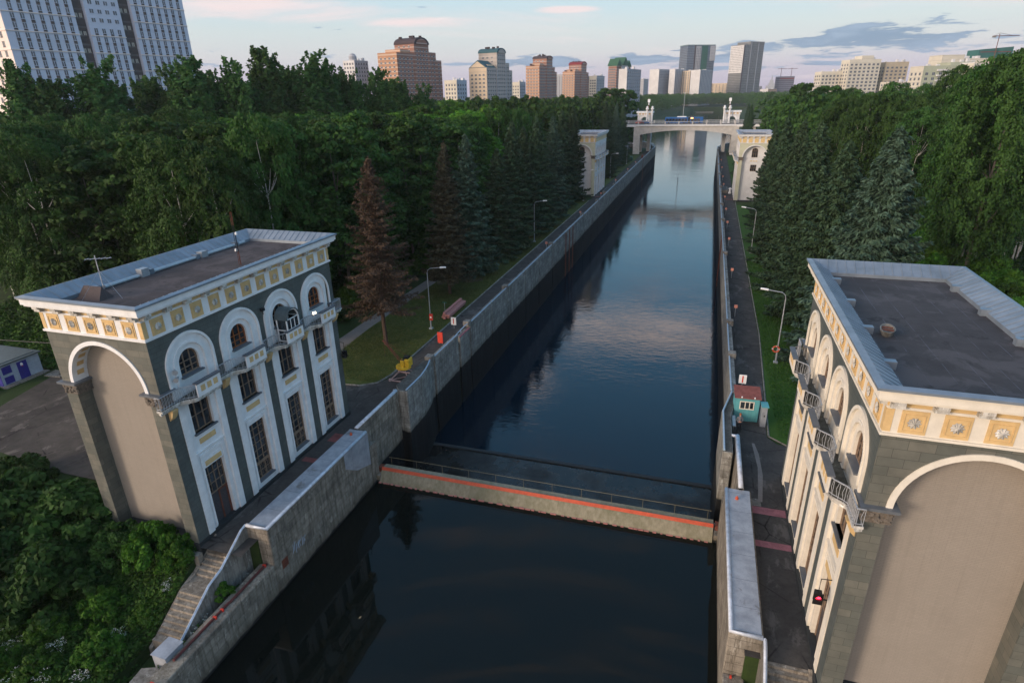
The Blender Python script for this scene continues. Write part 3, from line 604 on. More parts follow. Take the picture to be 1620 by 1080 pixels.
def lock_building(side, Y0, label, pal, near=True, roofmat='roof_brown', opts=()):
    s = side; X0 = -29.2 if s < 0 else 7.55
    root = empty('lock_building', (X0, Y0, 0), 0, label, 'building')
    T = lambda p: (s*p[0], p[1], p[2])        # p = (w depth, u along, z)
    G, GE, W_, OC = pal['stone'], pal['end'], pal['plaster'], pal['panel']
    def nb(): return MB(T)
    # --- stone walls
    b = nb()
    b.box(.45, 7.55, .95, ULEN-.95, 0, 15.65)
    b.build('core_wall', W_, root)
    b = nb()
    for i, c in enumerate(BC):
        a0 = 0 if i == 0 else (BC[i-1]+c)/2; a1 = ULEN if i == 3 else (BC[i+1]+c)/2
        arch_plate(b, a0, a1, 10.35, 14.45, c, 1.87, 12.2, 0, .45)
    b.build('stone_wall', G, root)
    for i in range(5):                       # pilasters
        if i == 0: a0, a1 = 0, .85
        elif i == 4: a0, a1 = ULEN-.85, ULEN
        else: a0, a1 = (BC[i-1]+BC[i])/2-.41, (BC[i-1]+BC[i])/2+.41
        b = nb(); b.box(0, .46, a0, a1, .3, 10.35); b.build('pilaster', G, root)
    b = nb(); b.box(-.07, 1, -.07, ULEN+.07, -.02, .3); b.box(1, WDEP+.07, -.07, .9, -.02, .3); b.box(1, WDEP+.07, ULEN-.9, ULEN+.07, -.02, .3)
    b.box(-.09, .3, -.09, 1.02, -3.6, -.02); b.box(.3, WDEP+.09, -.09, .3, -3.6, -.02); b.build('plinth', MAT['darkstone'], root)
    # --- end faces with the great arch
    cw = WDEP/2
    for e in (0, 1):
        PT = (lambda u, w, z: (u, w, z)) if e == 0 else (lambda u, w, z: (u, ULEN-w, z))
        b = nb(); arch_plate(b, 0.002, WDEP, .3, 14.45, cw, 2.88, 11.1, -.002, .95, 28, PT); b.build('end_wall', GE, root)
        b = nb(); arch_ring(b, cw, 11.1, 3.03, 2.78, 11.1, -.06, .93, 28, PT); b.build('archivolt', W_, root)
        b = nb()
        if e == 0: b.box(.9, 6.7, .93, 1.1, .0, 14.2)
        else: b.box(.9, 6.7, ULEN-1.1, ULEN-.93, .0, 14.2)
        b.build('infill_wall', pal['infill'], root)
        for wa, wb in ((-.02, 1.12), (WDEP-1.12, WDEP+.02)):
            b = nb(); f = (lambda a, c: (a, c)) if e == 0 else (lambda a, c: (ULEN-c, ULEN-a))
            y0, y1 = f(-.28, 1.0); b.box(wa-.16, wb+.16, y0, y1, 11.0, 11.13); b.build('impost_slab', MAT['slate'] if near else MAT['capital'], root)
            b = nb(); rnd = random.Random(int(wa*10)+e)
            y0, y1 = f(-.1, .95); b.box(wa-.02, wb+.02, y0, y1, 10.75, 11.0)
            y0, y1 = f(-.05, .95); b.box(wa, wb, y0, y1, 10.3, 10.42)
            for k in range(26 if near else 0):
                u = rnd.uniform(wa, wb); zc = rnd.uniform(10.4, 10.8); yy = -.07 if e == 0 else ULEN+.07
                b.lathe([(.03, -.09), (.10, -.03), (.11, .04), (.03, .1)], (u, yy, zc), 6)
            y0, y1 = f(-.045, .95); b.box(wa+.03, wb-.03, y0, y1, 10.42, 10.75)
            b.build('capital', MAT['capital'], root, smooth=False)
        if near:                       # ochre panels in the soffit
            for ang in range(12, 180, 13):
                b = nb()
                a0, a1 = R_(ang-3.5), R_(ang+3.5); r = 2.765
                q = [(cw+r*math.cos(t_), yv, 11.1+r*math.sin(t_)) for t_, yv in ((a0, .25), (a1, .25), (a1, .7), (a0, .7))]
                if e == 1: q = [(p[0], ULEN-p[1], p[2]) for p in q]
                b.quad(*q); b.build('soffit_panel', OC, root)
    if not near:                         # windows in the end arch of the pale buildings
        b = nb(); arch_ring(b, cw, 11.5, 1.55, 1.15, 0.5, .86, .97); b.box(cw-1.15, cw+1.15, .88, .97, 9.9, 10.3); b.build('window_surround', W_, root)
        for k in range(3):
            b = nb(); b.box(cw-.85+k*.62, cw-.45+k*.62, .84, .9, 10.0, 10.22); b.build('panel', OC, root)
        win(root, T, cw, .9, 11.0, 12.6, .72, 3, 2, True, 'end'); win(root, T, cw, .9, 7.6, 9.2, .72, 3, 2, False, 'end')
    # --- bays
    for i, c in enumerate(BC):
        b = nb()
        for sg in (-1, 1):
            b.box(-.04, .46, *sorted((c+sg*1.25, c+sg*1.75)), .3, 10.3)
            b.box(.10, .46, *sorted((c+sg*.84, c+sg*1.25)), .3, 10.3)
        b.box(.10, .46, c-.84, c+.84, 5.5, 7.45); b.box(.10, .46, c-.84, c+.84, 9.55, 10.3)
        if not (i == 0): b.box(.10, .46, c-.84, c+.84, .3, .85)
        for sg in (-1, 1): b.box(.03, .12, *sorted((c+sg*.86, c+sg*1.0)), .45, 5.9)
        b.box(.03, .12, c-.86, c+.86, 5.72, 5.9)
        b.box(-.02, .12, c-1.25, c+1.25, 6.12, 6.2)
        b.build('plaster_bay', W_, root)
        b = nb(); b.box(.06, .12, c-.68, c+.68, 6.62, 6.98); b.build('panel', OC, root)
        b = nb(); b.box(-.06, .3, c-.95, c+.95, 7.35, 7.45); b.build('window_sill', MAT['slate'] if near else W_, root)
        win(root, T, c, .34, 7.45, 9.55, .84, 3, 2, False)
        if i == 0:
            b = nb(); b.box(.06, .46, c-.84, c+.84, 4.85, 5.5); b.build('door_lintel', W_, root)
            b = nb(); b.box(.03, .07, c-.7, c+.7, 4.95, 5.3); b.build('panel', OC, root)
            win(root, T, c, .34, 2.6, 4.85, .84, 4, 3, False)
            d = nb(); d.box(.34, .44, c-.84, c+.84, .02, 2.6); dd = d.build('door', MAT['doorwood'], root)
            d = nb(); d.box(.30, .36, c+.0, c+.12, .05, 2.6); d.box(.30, .36, c+.7, c+.84, .05, 2.6); d.box(.29, .35, c-.02, c+.84, 2.5, 2.64)
            d.build('door_frame', MAT['rust'] if s < 0 else MAT['woodframe'], dd)
        else:
            win(root, T, c, .34, .85, 5.5, .84, 3, 8, False, '', True)
            b = nb(); b.box(-.02, .34, c-.86, c+.86, .78, .86); b.build('window_sill', MAT['slate'] if near else W_, root)
        # arched upper window
        b = nb()
        arch_ring(b, c, 12.2, 1.90, 1.74, 10.35, -.10, .4); arch_ring(b, c, 12.2, 1.74, 1.26, 10.35, .02, .4); arch_ring(b, c, 12.2, 1.27, 1.14, 10.35, -.03, .4); arch_ring(b, c, 12.2, 1.14, .78, 10.35, .1, .46)
        b.box(.1, .46, c-.78, c+.78, 10.35, 11.35)
        b.build('arched_surround', W_, root)
        b = nb(); b.box(-.1, .3, c-.85, c+.85, 11.3, 11.4); b.build('window_sill', MAT['slate'] if near else W_, root)
        win(root, T, c, .3, 11.4, 12.2, .78, 3, 2, True, 'redwood' if (s < 0 and i in (1, 3)) else '')
    # --- entablature
    b = nb(); o = .1; b.box(-o, WDEP+o, -o, ULEN+o, 14.45, 14.56); b.box(-.02, WDEP+.02, -.02, ULEN+.02, 14.56, 15.66)
    b.box(-.08, WDEP+.08, -.08, ULEN+.08, 15.66, 15.74); b.build('frieze', W_, root)
    b = nb(); b.box(-.05, .3, -.05, ULEN+.05, 15.74, 16.08); b.box(WDEP-.3, WDEP+.05, -.05, ULEN+.05, 15.74, 16.08); b.box(.3, WDEP-.3, -.05, .3, 15.74, 16.08); b.box(.3, WDEP-.3, ULEN-.3, ULEN+.05, 15.74, 16.08); b.build('soffit_band', OC, root)
    for (a0, a1) in ((0, .26), (ULEN-.26, ULEN)):
        b = nb(); b.box(-.04, 0, a0, a1, 14.62, 15.6); b.build('corner_strip', OC, root)
    for (a0, a1) in ((-.04, .24), (WDEP-.24, WDEP+.04)):
        b = nb(); b.box(a0, a1, -.04, 0, 14.62, 15.6); b.build('corner_strip', OC, root)
    MET = []
    for k in range(12): MET.append(('u', (k+.5)*(ULEN-.5)/12+.25))
    for k in range(5): MET += [('w', (k+.5)*(WDEP-.5)/5+.25), ('W', (k+.5)*(WDEP-.5)/5+.25)]
    first = None
    for kind, c in MET:
        b = nb(); h = .46
        if kind == 'u': b.box(-.05, 0, c-h, c+h, 14.62, 15.6)
        elif kind == 'w': b.box(c-h, c+h, -.05, 0, 14.62, 15.6)
        else: b.box(c-h, c+h, ULEN, ULEN+.05, 14.62, 15.6)
        mt = b.build('metope', OC, root)
        if near and kind != 'W':
            r = MB(); n = 10
            for (d, ro, ri, k) in ((.0, .23, .19, 10),):
                pass
            pts = []
            PT = (lambda a, d, z: T((-.05-d, c+a, 15.1+z))) if kind == 'u' else (lambda a, d, z: T((c+a, -.05-d, 15.1+z)))
            vs = [PT(0, .10, 0)]; nn = 20
            for q in range(nn):
                th = 2*math.pi*q/nn; rr = .25 if q % 2 == 0 else .19; vs.append(PT(rr*math.cos(th), .05 if q % 2 == 0 else .02, rr*math.sin(th)))
            for q in range(nn):
                th = 2*math.pi*q/nn; rr = .12; vs.append(PT(rr*math.cos(th), .03 if q % 2 else .08, rr*math.sin(th)))
            fs = [(1+q, 1+(q+1) % nn, 1+nn+(q+1) % nn, 1+nn+q) for q in range(nn)]+[(0, 1+nn+q, 1+nn+(q+1) % nn) for q in range(nn)]
            r.add(vs, fs); r.build('rosette', MAT['weathered'], mt)
            r = MB()
            for (a0, a1, z0, z1) in ((-.36, .36, .33, .36), (-.36, .36, -.36, -.33), (-.36, -.33, -.33, .33), (.33, .36, -.33, .33)):
                vs = [PT(a, d, z) for d in (0, .03) for a, z in ((a0, z0), (a1, z0), (a1, z1), (a0, z1))]
                r.add(vs, [(0, 1, 2, 3), (4, 5, 6, 7), (0, 1, 5, 4), (1, 2, 6, 5), (2, 3, 7, 6), (3, 0, 4, 7)])
            r.build('panel_edge', OC, mt)
    for k in range(13):
        c = .25+k*(ULEN-.5)/12; b = nb()
        b.box(-.42, -.05, c-.2, c+.2, 15.92, 16.08); b.box(-.30, -.05, c-.24, c+.24, 15.74, 15.92); b.build('modillion', MAT['weathered'] if near else W_, root)
    for k in range(6):
        c = .25+k*(WDEP-.5)/5
        for y0, y1, y2 in ((-.42, -.30, -.05), (ULEN+.42, ULEN+.30, ULEN+.05)):
            b = nb(); b.box(c-.2, c+.2, *sorted((y0, y2)), 15.92, 16.08); b.box(c-.24, c+.24, *sorted((y1, y2)), 15.74, 15.92); b.build('modillion', MAT['weathered'] if near else W_, root)
    b = nb(); 
    def frame(o0, i0, z0, z1):
        b.box(-o0, -o0+i0, -o0, ULEN+o0, z0, z1); b.box(WDEP+o0-i0, WDEP+o0, -o0, ULEN+o0, z0, z1)
        b.box(-o0+i0, WDEP+o0-i0, -o0, -o0+i0, z0, z1); b.box(-o0+i0, WDEP+o0-i0, ULEN+o0-i0, ULEN+o0, z0, z1)
    frame(.46, .5, 16.08, 16.2); frame(.56, .5, 16.2, 16.52); frame(.62, .3, 16.52, 16.6); b.build('cornice', W_, root)
    # metal roof edge sloping in to the felt
    b = nb(); oo, ii, zt, zb = .66, -.55, 16.66, 16.02
    def ringq(o1, z1, o2, z2):
        A = [(-o1, -o1, z1), (WDEP+o1, -o1, z1), (WDEP+o1, ULEN+o1, z1), (-o1, ULEN+o1, z1)]; B = [(-o2, -o2, z2), (WDEP+o2, -o2, z2), (WDEP+o2, ULEN+o2, z2), (-o2, ULEN+o2, z2)]
        for k in range(4): b.quad(A[k], A[(k+1) % 4], B[(k+1) % 4], B[k])
    ringq(.68, 16.58, .68, 16.68); ringq(.68, 16.68, .40, 16.74); ringq(.40, 16.74, -.62, 16.16); ringq(-.62, 16.16, -.64, 15.8)
    for k in range(int(ULEN/.52)+1):
        u = .0+k*.52
        for sg in (0, 1):
            q0 = (-.40, u, 16.75) if sg == 0 else (WDEP+.40, u, 16.75); q1 = (.60, u, 16.19) if sg == 0 else (WDEP-.60, u, 16.19); b.tube([q0, q1], .02, 4)
    for k in range(int(WDEP/.52)+1):
        u = k*.52; b.tube([(u, ULEN+.40, 16.75), (u, ULEN-.60, 16.19)], .02, 4)
    b.build('roof_edge', MAT['roofmetal'] if near else MAT['metal_grey'], root)
    b = nb(); b.box(.2, WDEP-.2, .2, ULEN-.2, 15.68, 15.95); b.build('roof', MAT[roofmat], root)
    for k in range(4):
        u = 3+k*4.2; 
        for wv in (.65, WDEP-.65):
            q = nb(); q.box(wv-.25, wv+.25, u, u+.35, 15.95, 16.3); q.build('roof_scupper', MAT['roofmetal'] if near else MAT['metal_grey'], root)
    # --- balcony
    zB = 10.28; off = lambda u: -.38-.64*(lambda q: q*q*(3-2*q))(max(0, min(1, (1.75-min(abs(u-c) for c in BC))/.8)))
    b = nb(); us = [-.45+i*(ULEN+.9)/96 for i in range(97)]
    out_ = [(off(u), u) for u in us]; b.prism([(.05, us[0])]+out_+[(.05, us[-1])], zB-.12, zB); 
    b.prism([(.05, us[0]+.1)]+[(o_+.14, u) for o_, u in out_]+[(.05, us[-1]-.1)], zB-.3, zB-.12); b.build('balcony_slab', MAT['weathered'] if near else W_, root)
    if near: b = nb(); b.prism([(0, us[0]+.05)]+[(o_+.07, u) for o_, u in out_]+[(0, us[-1]-.05)], zB, zB+.012); b.build('balcony_floor', MAT['balcfloor'], root)
    for i, c in enumerate(BC):
        b = nb(); b.box(-1.05, -.95, c-.97, c+.97, zB, zB+.86); pn = b.build('balcony_panel', W_, root)
        b = nb(); b.box(-1.14, -.82, c-1.02, c+1.02, zB+.86, zB+.94); b.build('panel_coping', MAT['slate'], pn)
        for k in (-1, 0, 1):
            q = nb(); q.box(-1.07, -1.05, c+k*.52-.17, c+k*.52+.17, zB+.28, zB+.66); q.build('inset', OC, pn)
    gaps = [(-.42, BC[0]-.97)]+[(BC[i]+.97, BC[i+1]-.97) for i in range(3)]+[(BC[3]+.97, ULEN+.42)]
    for a, c in gaps:
        b = nb(); n = 11 if near else 5; pts = [(off(a+(c-a)*k/n)+.06, a+(c-a)*k/n) for k in range(n+1)]
        if a < 0: pts = [(-.0, -.42)]+[(-.25, -.42)]+pts
        if c > ULEN: pts = pts+[(-.25, ULEN+.42), (0, ULEN+.42)]
        b.tube([(p[0], p[1], zB+.84) for p in pts], .035, 5); b.tube([(p[0], p[1], zB+.1) for p in pts], .02, 4)
        for k, p in enumerate(pts):
            b.tube([(p[0], p[1], zB), (p[0], p[1], zB+.84)], .016, 4)
            if k < len(pts)-1 and near:
                q = pts[k+1]; mdx, mdy = (p[0]+q[0])/2, (p[1]+q[1])/2
                b.tube([(p[0]*.75+q[0]*.25, p[1]*.75+q[1]*.25, zB+.12), (mdx, mdy, zB+.45), (p[0]*.75+q[0]*.25, p[1]*.75+q[1]*.25, zB+.78)], .013, 4)
        b.build('balcony_railing', MAT['iron'], root)
    for i in range(5):
        c = .42 if i == 0 else (ULEN-.42 if i == 4 else (BC[i-1]+BC[i])/2)
        b = nb(); vs = [(-.0, 9.25), (-.2, 9.45), (-.42, 9.95), (-.42, 10.0), (0, 10.0)]
        b.add([(p[0], u, p[1]) for u in (c-.2, c+.2) for p in vs], [tuple(range(5)), tuple(range(9, 4, -1))]+[(k, (k+1) % 5, 5+(k+1) % 5, 5+k) for k in range(5)])
        b.build('bracket', OC, root)
    return root, T
def win(root, T, c, w, z0, z1, h, nu, nz, arched, kind='', grille=False):
    end = kind == 'end'
    P = (lambda p: T((p[1], p[0], p[2]))) if end else T       # on an end wall u and w change places
    fm = MAT['redwood'] if kind == 'redwood' else MAT['woodframe']
    top = z1+(h if arched else 0)
    g = MB(P)
    if arched:
        pts = [(c-h, z0), (c+h, z0)]+[(c+h*math.cos(a), z1+h*math.sin(a)) for a in [math.pi*i/12 for i in range(13)]]
        g.add([(w+.02, p[0], p[1]) for p in pts], [tuple(range(len(pts)))])
    else: g.quad((w+.02, c-h, z0), (w+.02, c+h, z0), (w+.02, c+h, z1), (w+.02, c-h, z1))
    f = MB(P); t_ = .045; d0, d1 = w-.05, w+.06
    f.box(d0, d1, c-h, c-h+.07, z0, z1); f.box(d0, d1, c+h-.07, c+h, z0, z1); f.box(d0, d1, c-h+.07, c+h-.07, z0, z0+.07)
    if arched: arch_ring(f, c, z1, h, h-.08, z1, d0, d1, 12)
    else: f.box(d0, d1, c-h+.07, c+h-.07, z1-.07, z1)
    for k in range(1, nu):
        u = c-h+2*h*k/nu; zt = z1+(math.sqrt(max(0, h*h-(u-c)**2)) if arched else 0)-.03
        f.box(d0+.015, d1, u-.035 if nu < 4 else u-.022, u+.035 if nu < 4 else u+.022, z0+.05, zt)
    for k in range(1, nz+(1 if arched else 0)):
        z = z0+(z1-z0)*k/nz if nz else z0
        f.box(d0+.02, d1-.005, c-h+.05, c+h-.05, z-.022, z+.022)
    if grille:
        zz = z0+1.25; f.box(d0, d1, c-h+.05, c+h-.05, zz-.09, zz+.12)
        for k in range(6):
            for q in range(3):
                uu, vz = c-h+.2+k*.28-.06, z0+.2+q*.36; f.tube([(w-.03, uu-.1, vz), (w-.03, uu+.1, vz+.3)], .012, 4); f.tube([(w-.03, uu+.1, vz), (w-.03, uu-.1, vz+.3)], .012, 4)
    o = f.build('window', fm, root); g.build('pane', MAT['glass'], o)
    return o
def mk_seam():
    a = M('blue_grey_roof_metal', .42, .4, .35); n = a.noise(a.coord(), .9, 5, .6)
    a.col(a.mix(a.rng(n, .3, .7), (.15, .185, .22), (.24, .28, .33))); return a.mat
MAT['roofmetal'] = mk_seam()
PN = dict(stone=MAT['green'], end=MAT['greenend'], plaster=MAT['white'], panel=MAT['ochre'], infill=MAT['infill'])
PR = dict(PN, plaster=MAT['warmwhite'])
PF = dict(stone=MAT['palegrey'], end=MAT['pale'], plaster=MAT['palegrey'], panel=simple('pale_ochre_plaster', (.62, .46, .22), .85), infill=MAT['palegrey'])
BL, TL_ = lock_building(-1, 23.75, 'green stone and white lock building left of the near pool, with a brown roof', PN)
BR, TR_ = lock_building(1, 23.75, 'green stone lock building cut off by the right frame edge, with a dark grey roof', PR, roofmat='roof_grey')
lock_building(-1, 169.5, 'pale lock building far along the left bank among the spruces', PF, near=False)
lock_building(1, 169.5, 'pale lock building far along the right bank behind the big spruces', PF, near=False)

# --- things on and around the buildings
b = MB(); T = lambda p: (-29.2-p[0], 23.75+p[1], p[2]); c = BC[2]
t = empty('balcony_booth', (0, 0, 0), 0, 'small glazed booth with a curved grey-green roof on the left building balcony', 'booth')
b = MB(T); zb = 10.3
for w_ in (-.95, -.1):
    for u in (c-.68, c+.68): b.box(w_-.04, w_+.04, u-.04, u+.04, zb, 12.0)
for u in (c-.68, c+.68):
    for z in (zb+.05, 11.2, 12.0): b.box(-.95, -.1, u-.03, u+.03, z-.03, z+.03)
for z in (zb+.05, 11.2, 12.0): b.box(-.98, -.92, c-.68, c+.68, z-.03, z+.03)
for u in (c-.22, c+.22): b.box(-.98, -.92, u-.025, u+.025, 11.2, 12.0)
arch_ring(b, c, 12.0, .72, .64, 12.0, -1.0, -.92, 12); b.build('frame', MAT['whitepaint'], t)
b = MB(T); b.quad((-.94, c-.66, 11.2), (-.94, c+.66, 11.2), (-.94, c+.66, 12.0), (-.94, c-.66, 12.0))
for u in (c-.66, c+.66): b.quad((-.94, u, zb), (-.12, u, zb), (-.12, u, 12), (-.94, u, 12))
b.build('pane', MAT['glass'], t)
b = MB(T); arch_ring(b, c, 12.0, .78, .72, 12.0, -1.08, 0, 14); b.build('curved_roof', MAT['darkroof'], t)
def horn(loc, d, label):
    t = empty('loudspeaker', loc, d, label, 'loudspeaker', None)
    b = MB(); b.tube([(0, 0, 0), (.12, 0, 0), (.3, 0, 0)], .06, 8, .16); b.build('horn', MAT['galv'], t); b = MB(); b.tube([(-.12, 0, 0), (.02, 0, 0)], .07, 8); b.tube([(-.3, 0, 0), (-.1, 0, 0)], .02, 5); b.build('driver', MAT['galv'], t)
horn((-29.0, 24.95, 12.15), R_(-40), 'upper grey horn loudspeaker by the first arched window of the left building')
horn((-29.0, 25.0, 11.65), R_(-60), 'lower grey horn loudspeaker by the first arched window of the left building')
def spot(loc, rz, label, lit=False):
    t = empty('floodlight', loc, rz, label, 'floodlight'); b = MB(); b.box(-.1, .1, -.15, .15, 0, .2); b.box(-.02, .02, -.02, .02, -.25, 0); b.build('housing', MAT['whitepaint'] if lit else MAT['black'], t)
    b = MB(); b.box(.1, .115, -.13, .13, .02, .18); b.build('lens', MAT['lit'] if lit else MAT['glass'], t)
spot((-28.4, 37.95, 11.3), R_(-25), 'small lit floodlight on the balcony rail by the last arched window of the left building', True)
spot((-28.9, 33.0, 13.2), 0, 'black floodlight beside the second arched window of the left building')
def signal(loc, s, red, label):
    t = empty('signal_light', loc, 0, label, 'traffic light'); t.scale = (.72, .72, .72)
    b = MB(); b.box(-.22, .22, -.2, .2, -.5, .35); b.box(-.3, .3, -.25, -.2, -.55, .4); b.build('housing', MAT['black'], t, bevel=.02)
    b = MB(); b.tube([(0, 0, .3), (0, 0, 1.4), (s*.62, 0, 1.45)], .035, 5); b.tube([(0, .1, -.3), (s*.62, .1, -.35)], .06, 5); b.build('bracket', MAT['black'], t)
    if red:
        b = MB(); n = 14; b.add([(.15*math.cos(2*math.pi*k/n), -.262, .02+.15*math.sin(2*math.pi*k/n)) for k in range(n)], [tuple(range(n))]); b.build('lens', MAT['litred'], t)
    b = MB(); b.tube([(0, -.25, .12), (0, -.42, .12)], .17, 10, cap=False); b.build('hood', MAT['black'], t)
signal((6.95, 24.9, 4.9), 1, True, 'black signal lamp lit red on brackets at the near corner of the right building')
signal((-28.8, 41.95, 6.2), -1, False, 'black unlit signal lamp on brackets at the far corner of the left building')
# roof masts
t = empty('roof_mast', (-31.5, 34.6, 15.95), 0, 'thin red and white lattice mast rising from the left building roof', 'mast')
for k in range(4):
    b = MB()
    for a in range(3): b.tube([(.08*math.cos(a*2.09), .08*math.sin(a*2.09), k*.95), (.08*math.cos(a*2.09)*.8, .08*math.sin(a*2.09)*.8, k*.95+.95)], .022, 4)
    b.tube([(-.08, 0, k*.95+.3), (.08, .05, k*.95+.6)], .015, 4); b.build('mast_section', MAT['rust'] if k in (0, 3) else MAT['black'], t)
b = MB(); b.lathe([(.09, 0), (.09, .15), (.02, .2)], (.14, 0, 2.2), 6); b.lathe([(.09, 0), (.09, .15), (.02, .2)], (-.14, 0, 1.0), 6); b.build('lamp', MAT['whitepaint'], t)
t = empty('antenna', (-34.4, 26.2, 15.95), 0, 'dark bare television aerial over the near end of the left building roof', 'antenna')
b = MB(); b.tube([(0, 0, 0), (0, 0, 2.6)], .03, 5); b.tube([(-.5, -.3, 2.4), (.8, .4, 2.4)], .02, 4)
for k in range(5): b.tube([(-.4+.26*k-.12, -.25+.15*k+.25, 2.4), (-.4+.26*k+.12, -.25+.15*k-.25, 2.4)], .012, 4)
for a in range(3): b.tube([(0, 0, 1.7), (1.3*math.cos(a*2.1), 1.3*math.sin(a*2.1), 0)], .01, 3)
b.build('aerial', MAT['iron'], t)
b = MB(lambda p: (-34.9+p[0], 25.9+p[1], 15.95+p[2])); b.add([(-.9, -.5, 0), (.9, -.5, 0), (.9, .5, 0), (-.9, .5, 0), (-.7, 0, .75), (.7, 0, .75)], [(0, 1, 5, 4), (2, 3, 4, 5), (0, 4, 3), (1, 2, 5)])
setp(b.build('roof_hatch', MAT['roof_brown']), 'dark felt covered roof hatch at the near end of the left building roof', 'hatch')
b = MB(); b.tube([(-36.05, 27.5, 16.08), (-36.05, 40.5, 16.08)], .14, 8); b.box(-36.3, -35.8, 30.2, 30.8, 15.95, 16.5); b.box(-36.3, -35.8, 35.6, 36.2, 15.95, 16.4)
setp(b.build('roof_duct', MAT['galv']), 'long galvanised duct along the back of the left building roof', 'duct')
t = empty('dinghy', (9.1, 31.2, 15.95), R_(78), 'small upturned-rim grey tub like a dinghy lying on the right building roof', 'boat')
b = MB(); n = 16; rings = []
vs = []; 
for (r, z) in ((.42, 0), (.55, .28), (.47, .28), (.36, .08)):
    for k in range(n):
        a = 2*math.pi*k/n; e = 1.45 if math.cos(a) > 0 else 1.15; vs.append((r*e*math.cos(a), r*.62*math.sin(a), z))
b.add(vs, [(i*n+k, i*n+(k+1) % n, (i+1)*n+(k+1) % n, (i+1)*n+k) for i in range(3) for k in range(n)]+[tuple(range(n-1, -1, -1)), tuple(range(3*n, 4*n))]); b.build('hull', MAT['conc_dry'], t)
b = MB(); b.box(-.1, .05, -.27, .27, .2, .24); b.box(.3, .4, -.24, .24, .2, .24); b.build('bench', MAT['rust'], t)

# ================================================================== quay furniture
def lamp(x, y, s, label, box=False):
    t = empty('street_lamp', (x, y, 0), 0, label, 'street lamp', 'street lamps along the quays')
    b = MB(); b.box(-.22, .22, -.22, .22, 0, .25); b.build('base', MAT['galv'], t, bevel=.03)
    b = MB(); b.tube([(0, 0, .2), (0, 0, 1.5), (0, 0, 1.52), (0, 0, 7.3)], .10, 8, .055); b.build('pole', MAT['galv'], t)
    b = MB(); b.tube([(0, 0, 7.25), (s*.08, 0, 7.6), (s*.4, 0, 7.85), (s*1.9, 0, 8.05)], .045, 6); b.build('arm', MAT['galv'], t)
    b = MB(); b.tube([(s*1.75, 0, 8.03), (s*1.95, 0, 8.07), (s*2.4, 0, 8.11), (s*2.5, 0, 8.11)], .12, 8, .10); b.build('lamp_head', MAT['whitepaint'], t)
    return t
LN = ['nearest', 'second', 'third', 'fourth', 'farthest']
for k, y in enumerate((64, 113, 163, 210.5, 254)):
    lamp(-30.95, y, 1, ['street lamp on the left lawn beside the stacked beams, a red box on its pole', 'second street lamp along the left bank, before the dark spruce row', 'third street lamp on the left bank, just before the far pale building',
         'street lamp on the left bank just past the far pale building', 'farthest street lamp on the left bank, nearest to the bridge'][k])
for k, y in enumerate((64, 113, 212)):
    lamp(9.0, y, -1, ['street lamp on the right lawn, its curved arm over the path, lifebuoy on its pole', 'second street lamp on the right bank, half hidden by the big spruce', 'far street lamp on the right bank beside the pale building'][k])
t = empty('fire_box', (-30.75, 63.85, 1.3), 0, 'red box with a white mark hung on the nearest left lamp post', 'box'); b = MB(); b.box(-.2, .2, -.15, .1, 0, .8); b.build('case', MAT['redpaint'], t); b = MB(); b.box(-.1, .1, -.17, -.15, .3, .5); b.build('mark', MAT['whitepaint'], t)
t = empty('lifebuoy', (8.82, 63.9, 1.7), 0, 'orange lifebuoy hung on the right lawn lamp post', 'lifebuoy')
b = MB(); n = 14; b.tube([(.32*math.cos(2*math.pi*k/n), -.1, .32*math.sin(2*math.pi*k/n)) for k in range(n+1)], .08, 6); b.build('ring', MAT['orange'], t)
b = MB(); b.tube([(0, -.1, .32), (.02, -.1, .32)], .1, 6); b.tube([(-.32, -.1, 0), (-.32, -.1, .05)], .1, 6); b.tube([(.32, -.1, 0), (.32, -.1, .05)], .1, 6); b.build('band', MAT['whitepaint'], t)
# notice board in grass
t = empty('lawn_sign', (-31.4, 69.5, 0), 0, 'thin pale sign post on the grass behind the nearest left lamp', 'sign'); b = MB(); b.tube([(0, 0, 0), (0, 0, 1.7)], .03, 5); b.build('post', MAT['galv'], t); b = MB(); b.box(-.3, .3, -.02, .02, 1.6, 1.75); b.build('plate', MAT['grnbin'], t)
# beams
t = empty('beam_stack', (-30.7, 70.7, 0), R_(1), 'stack of long pink beams lying on the grass edge by the left path', 'beams')
rnd = random.Random(2)
for k in range(7):
    i, j = k % 3, k//3; b = MB(); x = -.5+i*.36+j*.15; b.box(x, x+.32, -3.1+rnd.uniform(-.2, .2), 3.1+rnd.uniform(-.1, .1), .12+j*.3, .40+j*.3); b.build('beam', MAT['beampink'], t, bevel=.02)
for yv in (-2.4, 2.2): b = MB(); b.box(-.65, .75, yv, yv+.2, 0, .12); b.build('bearer', MAT['bark'], t)
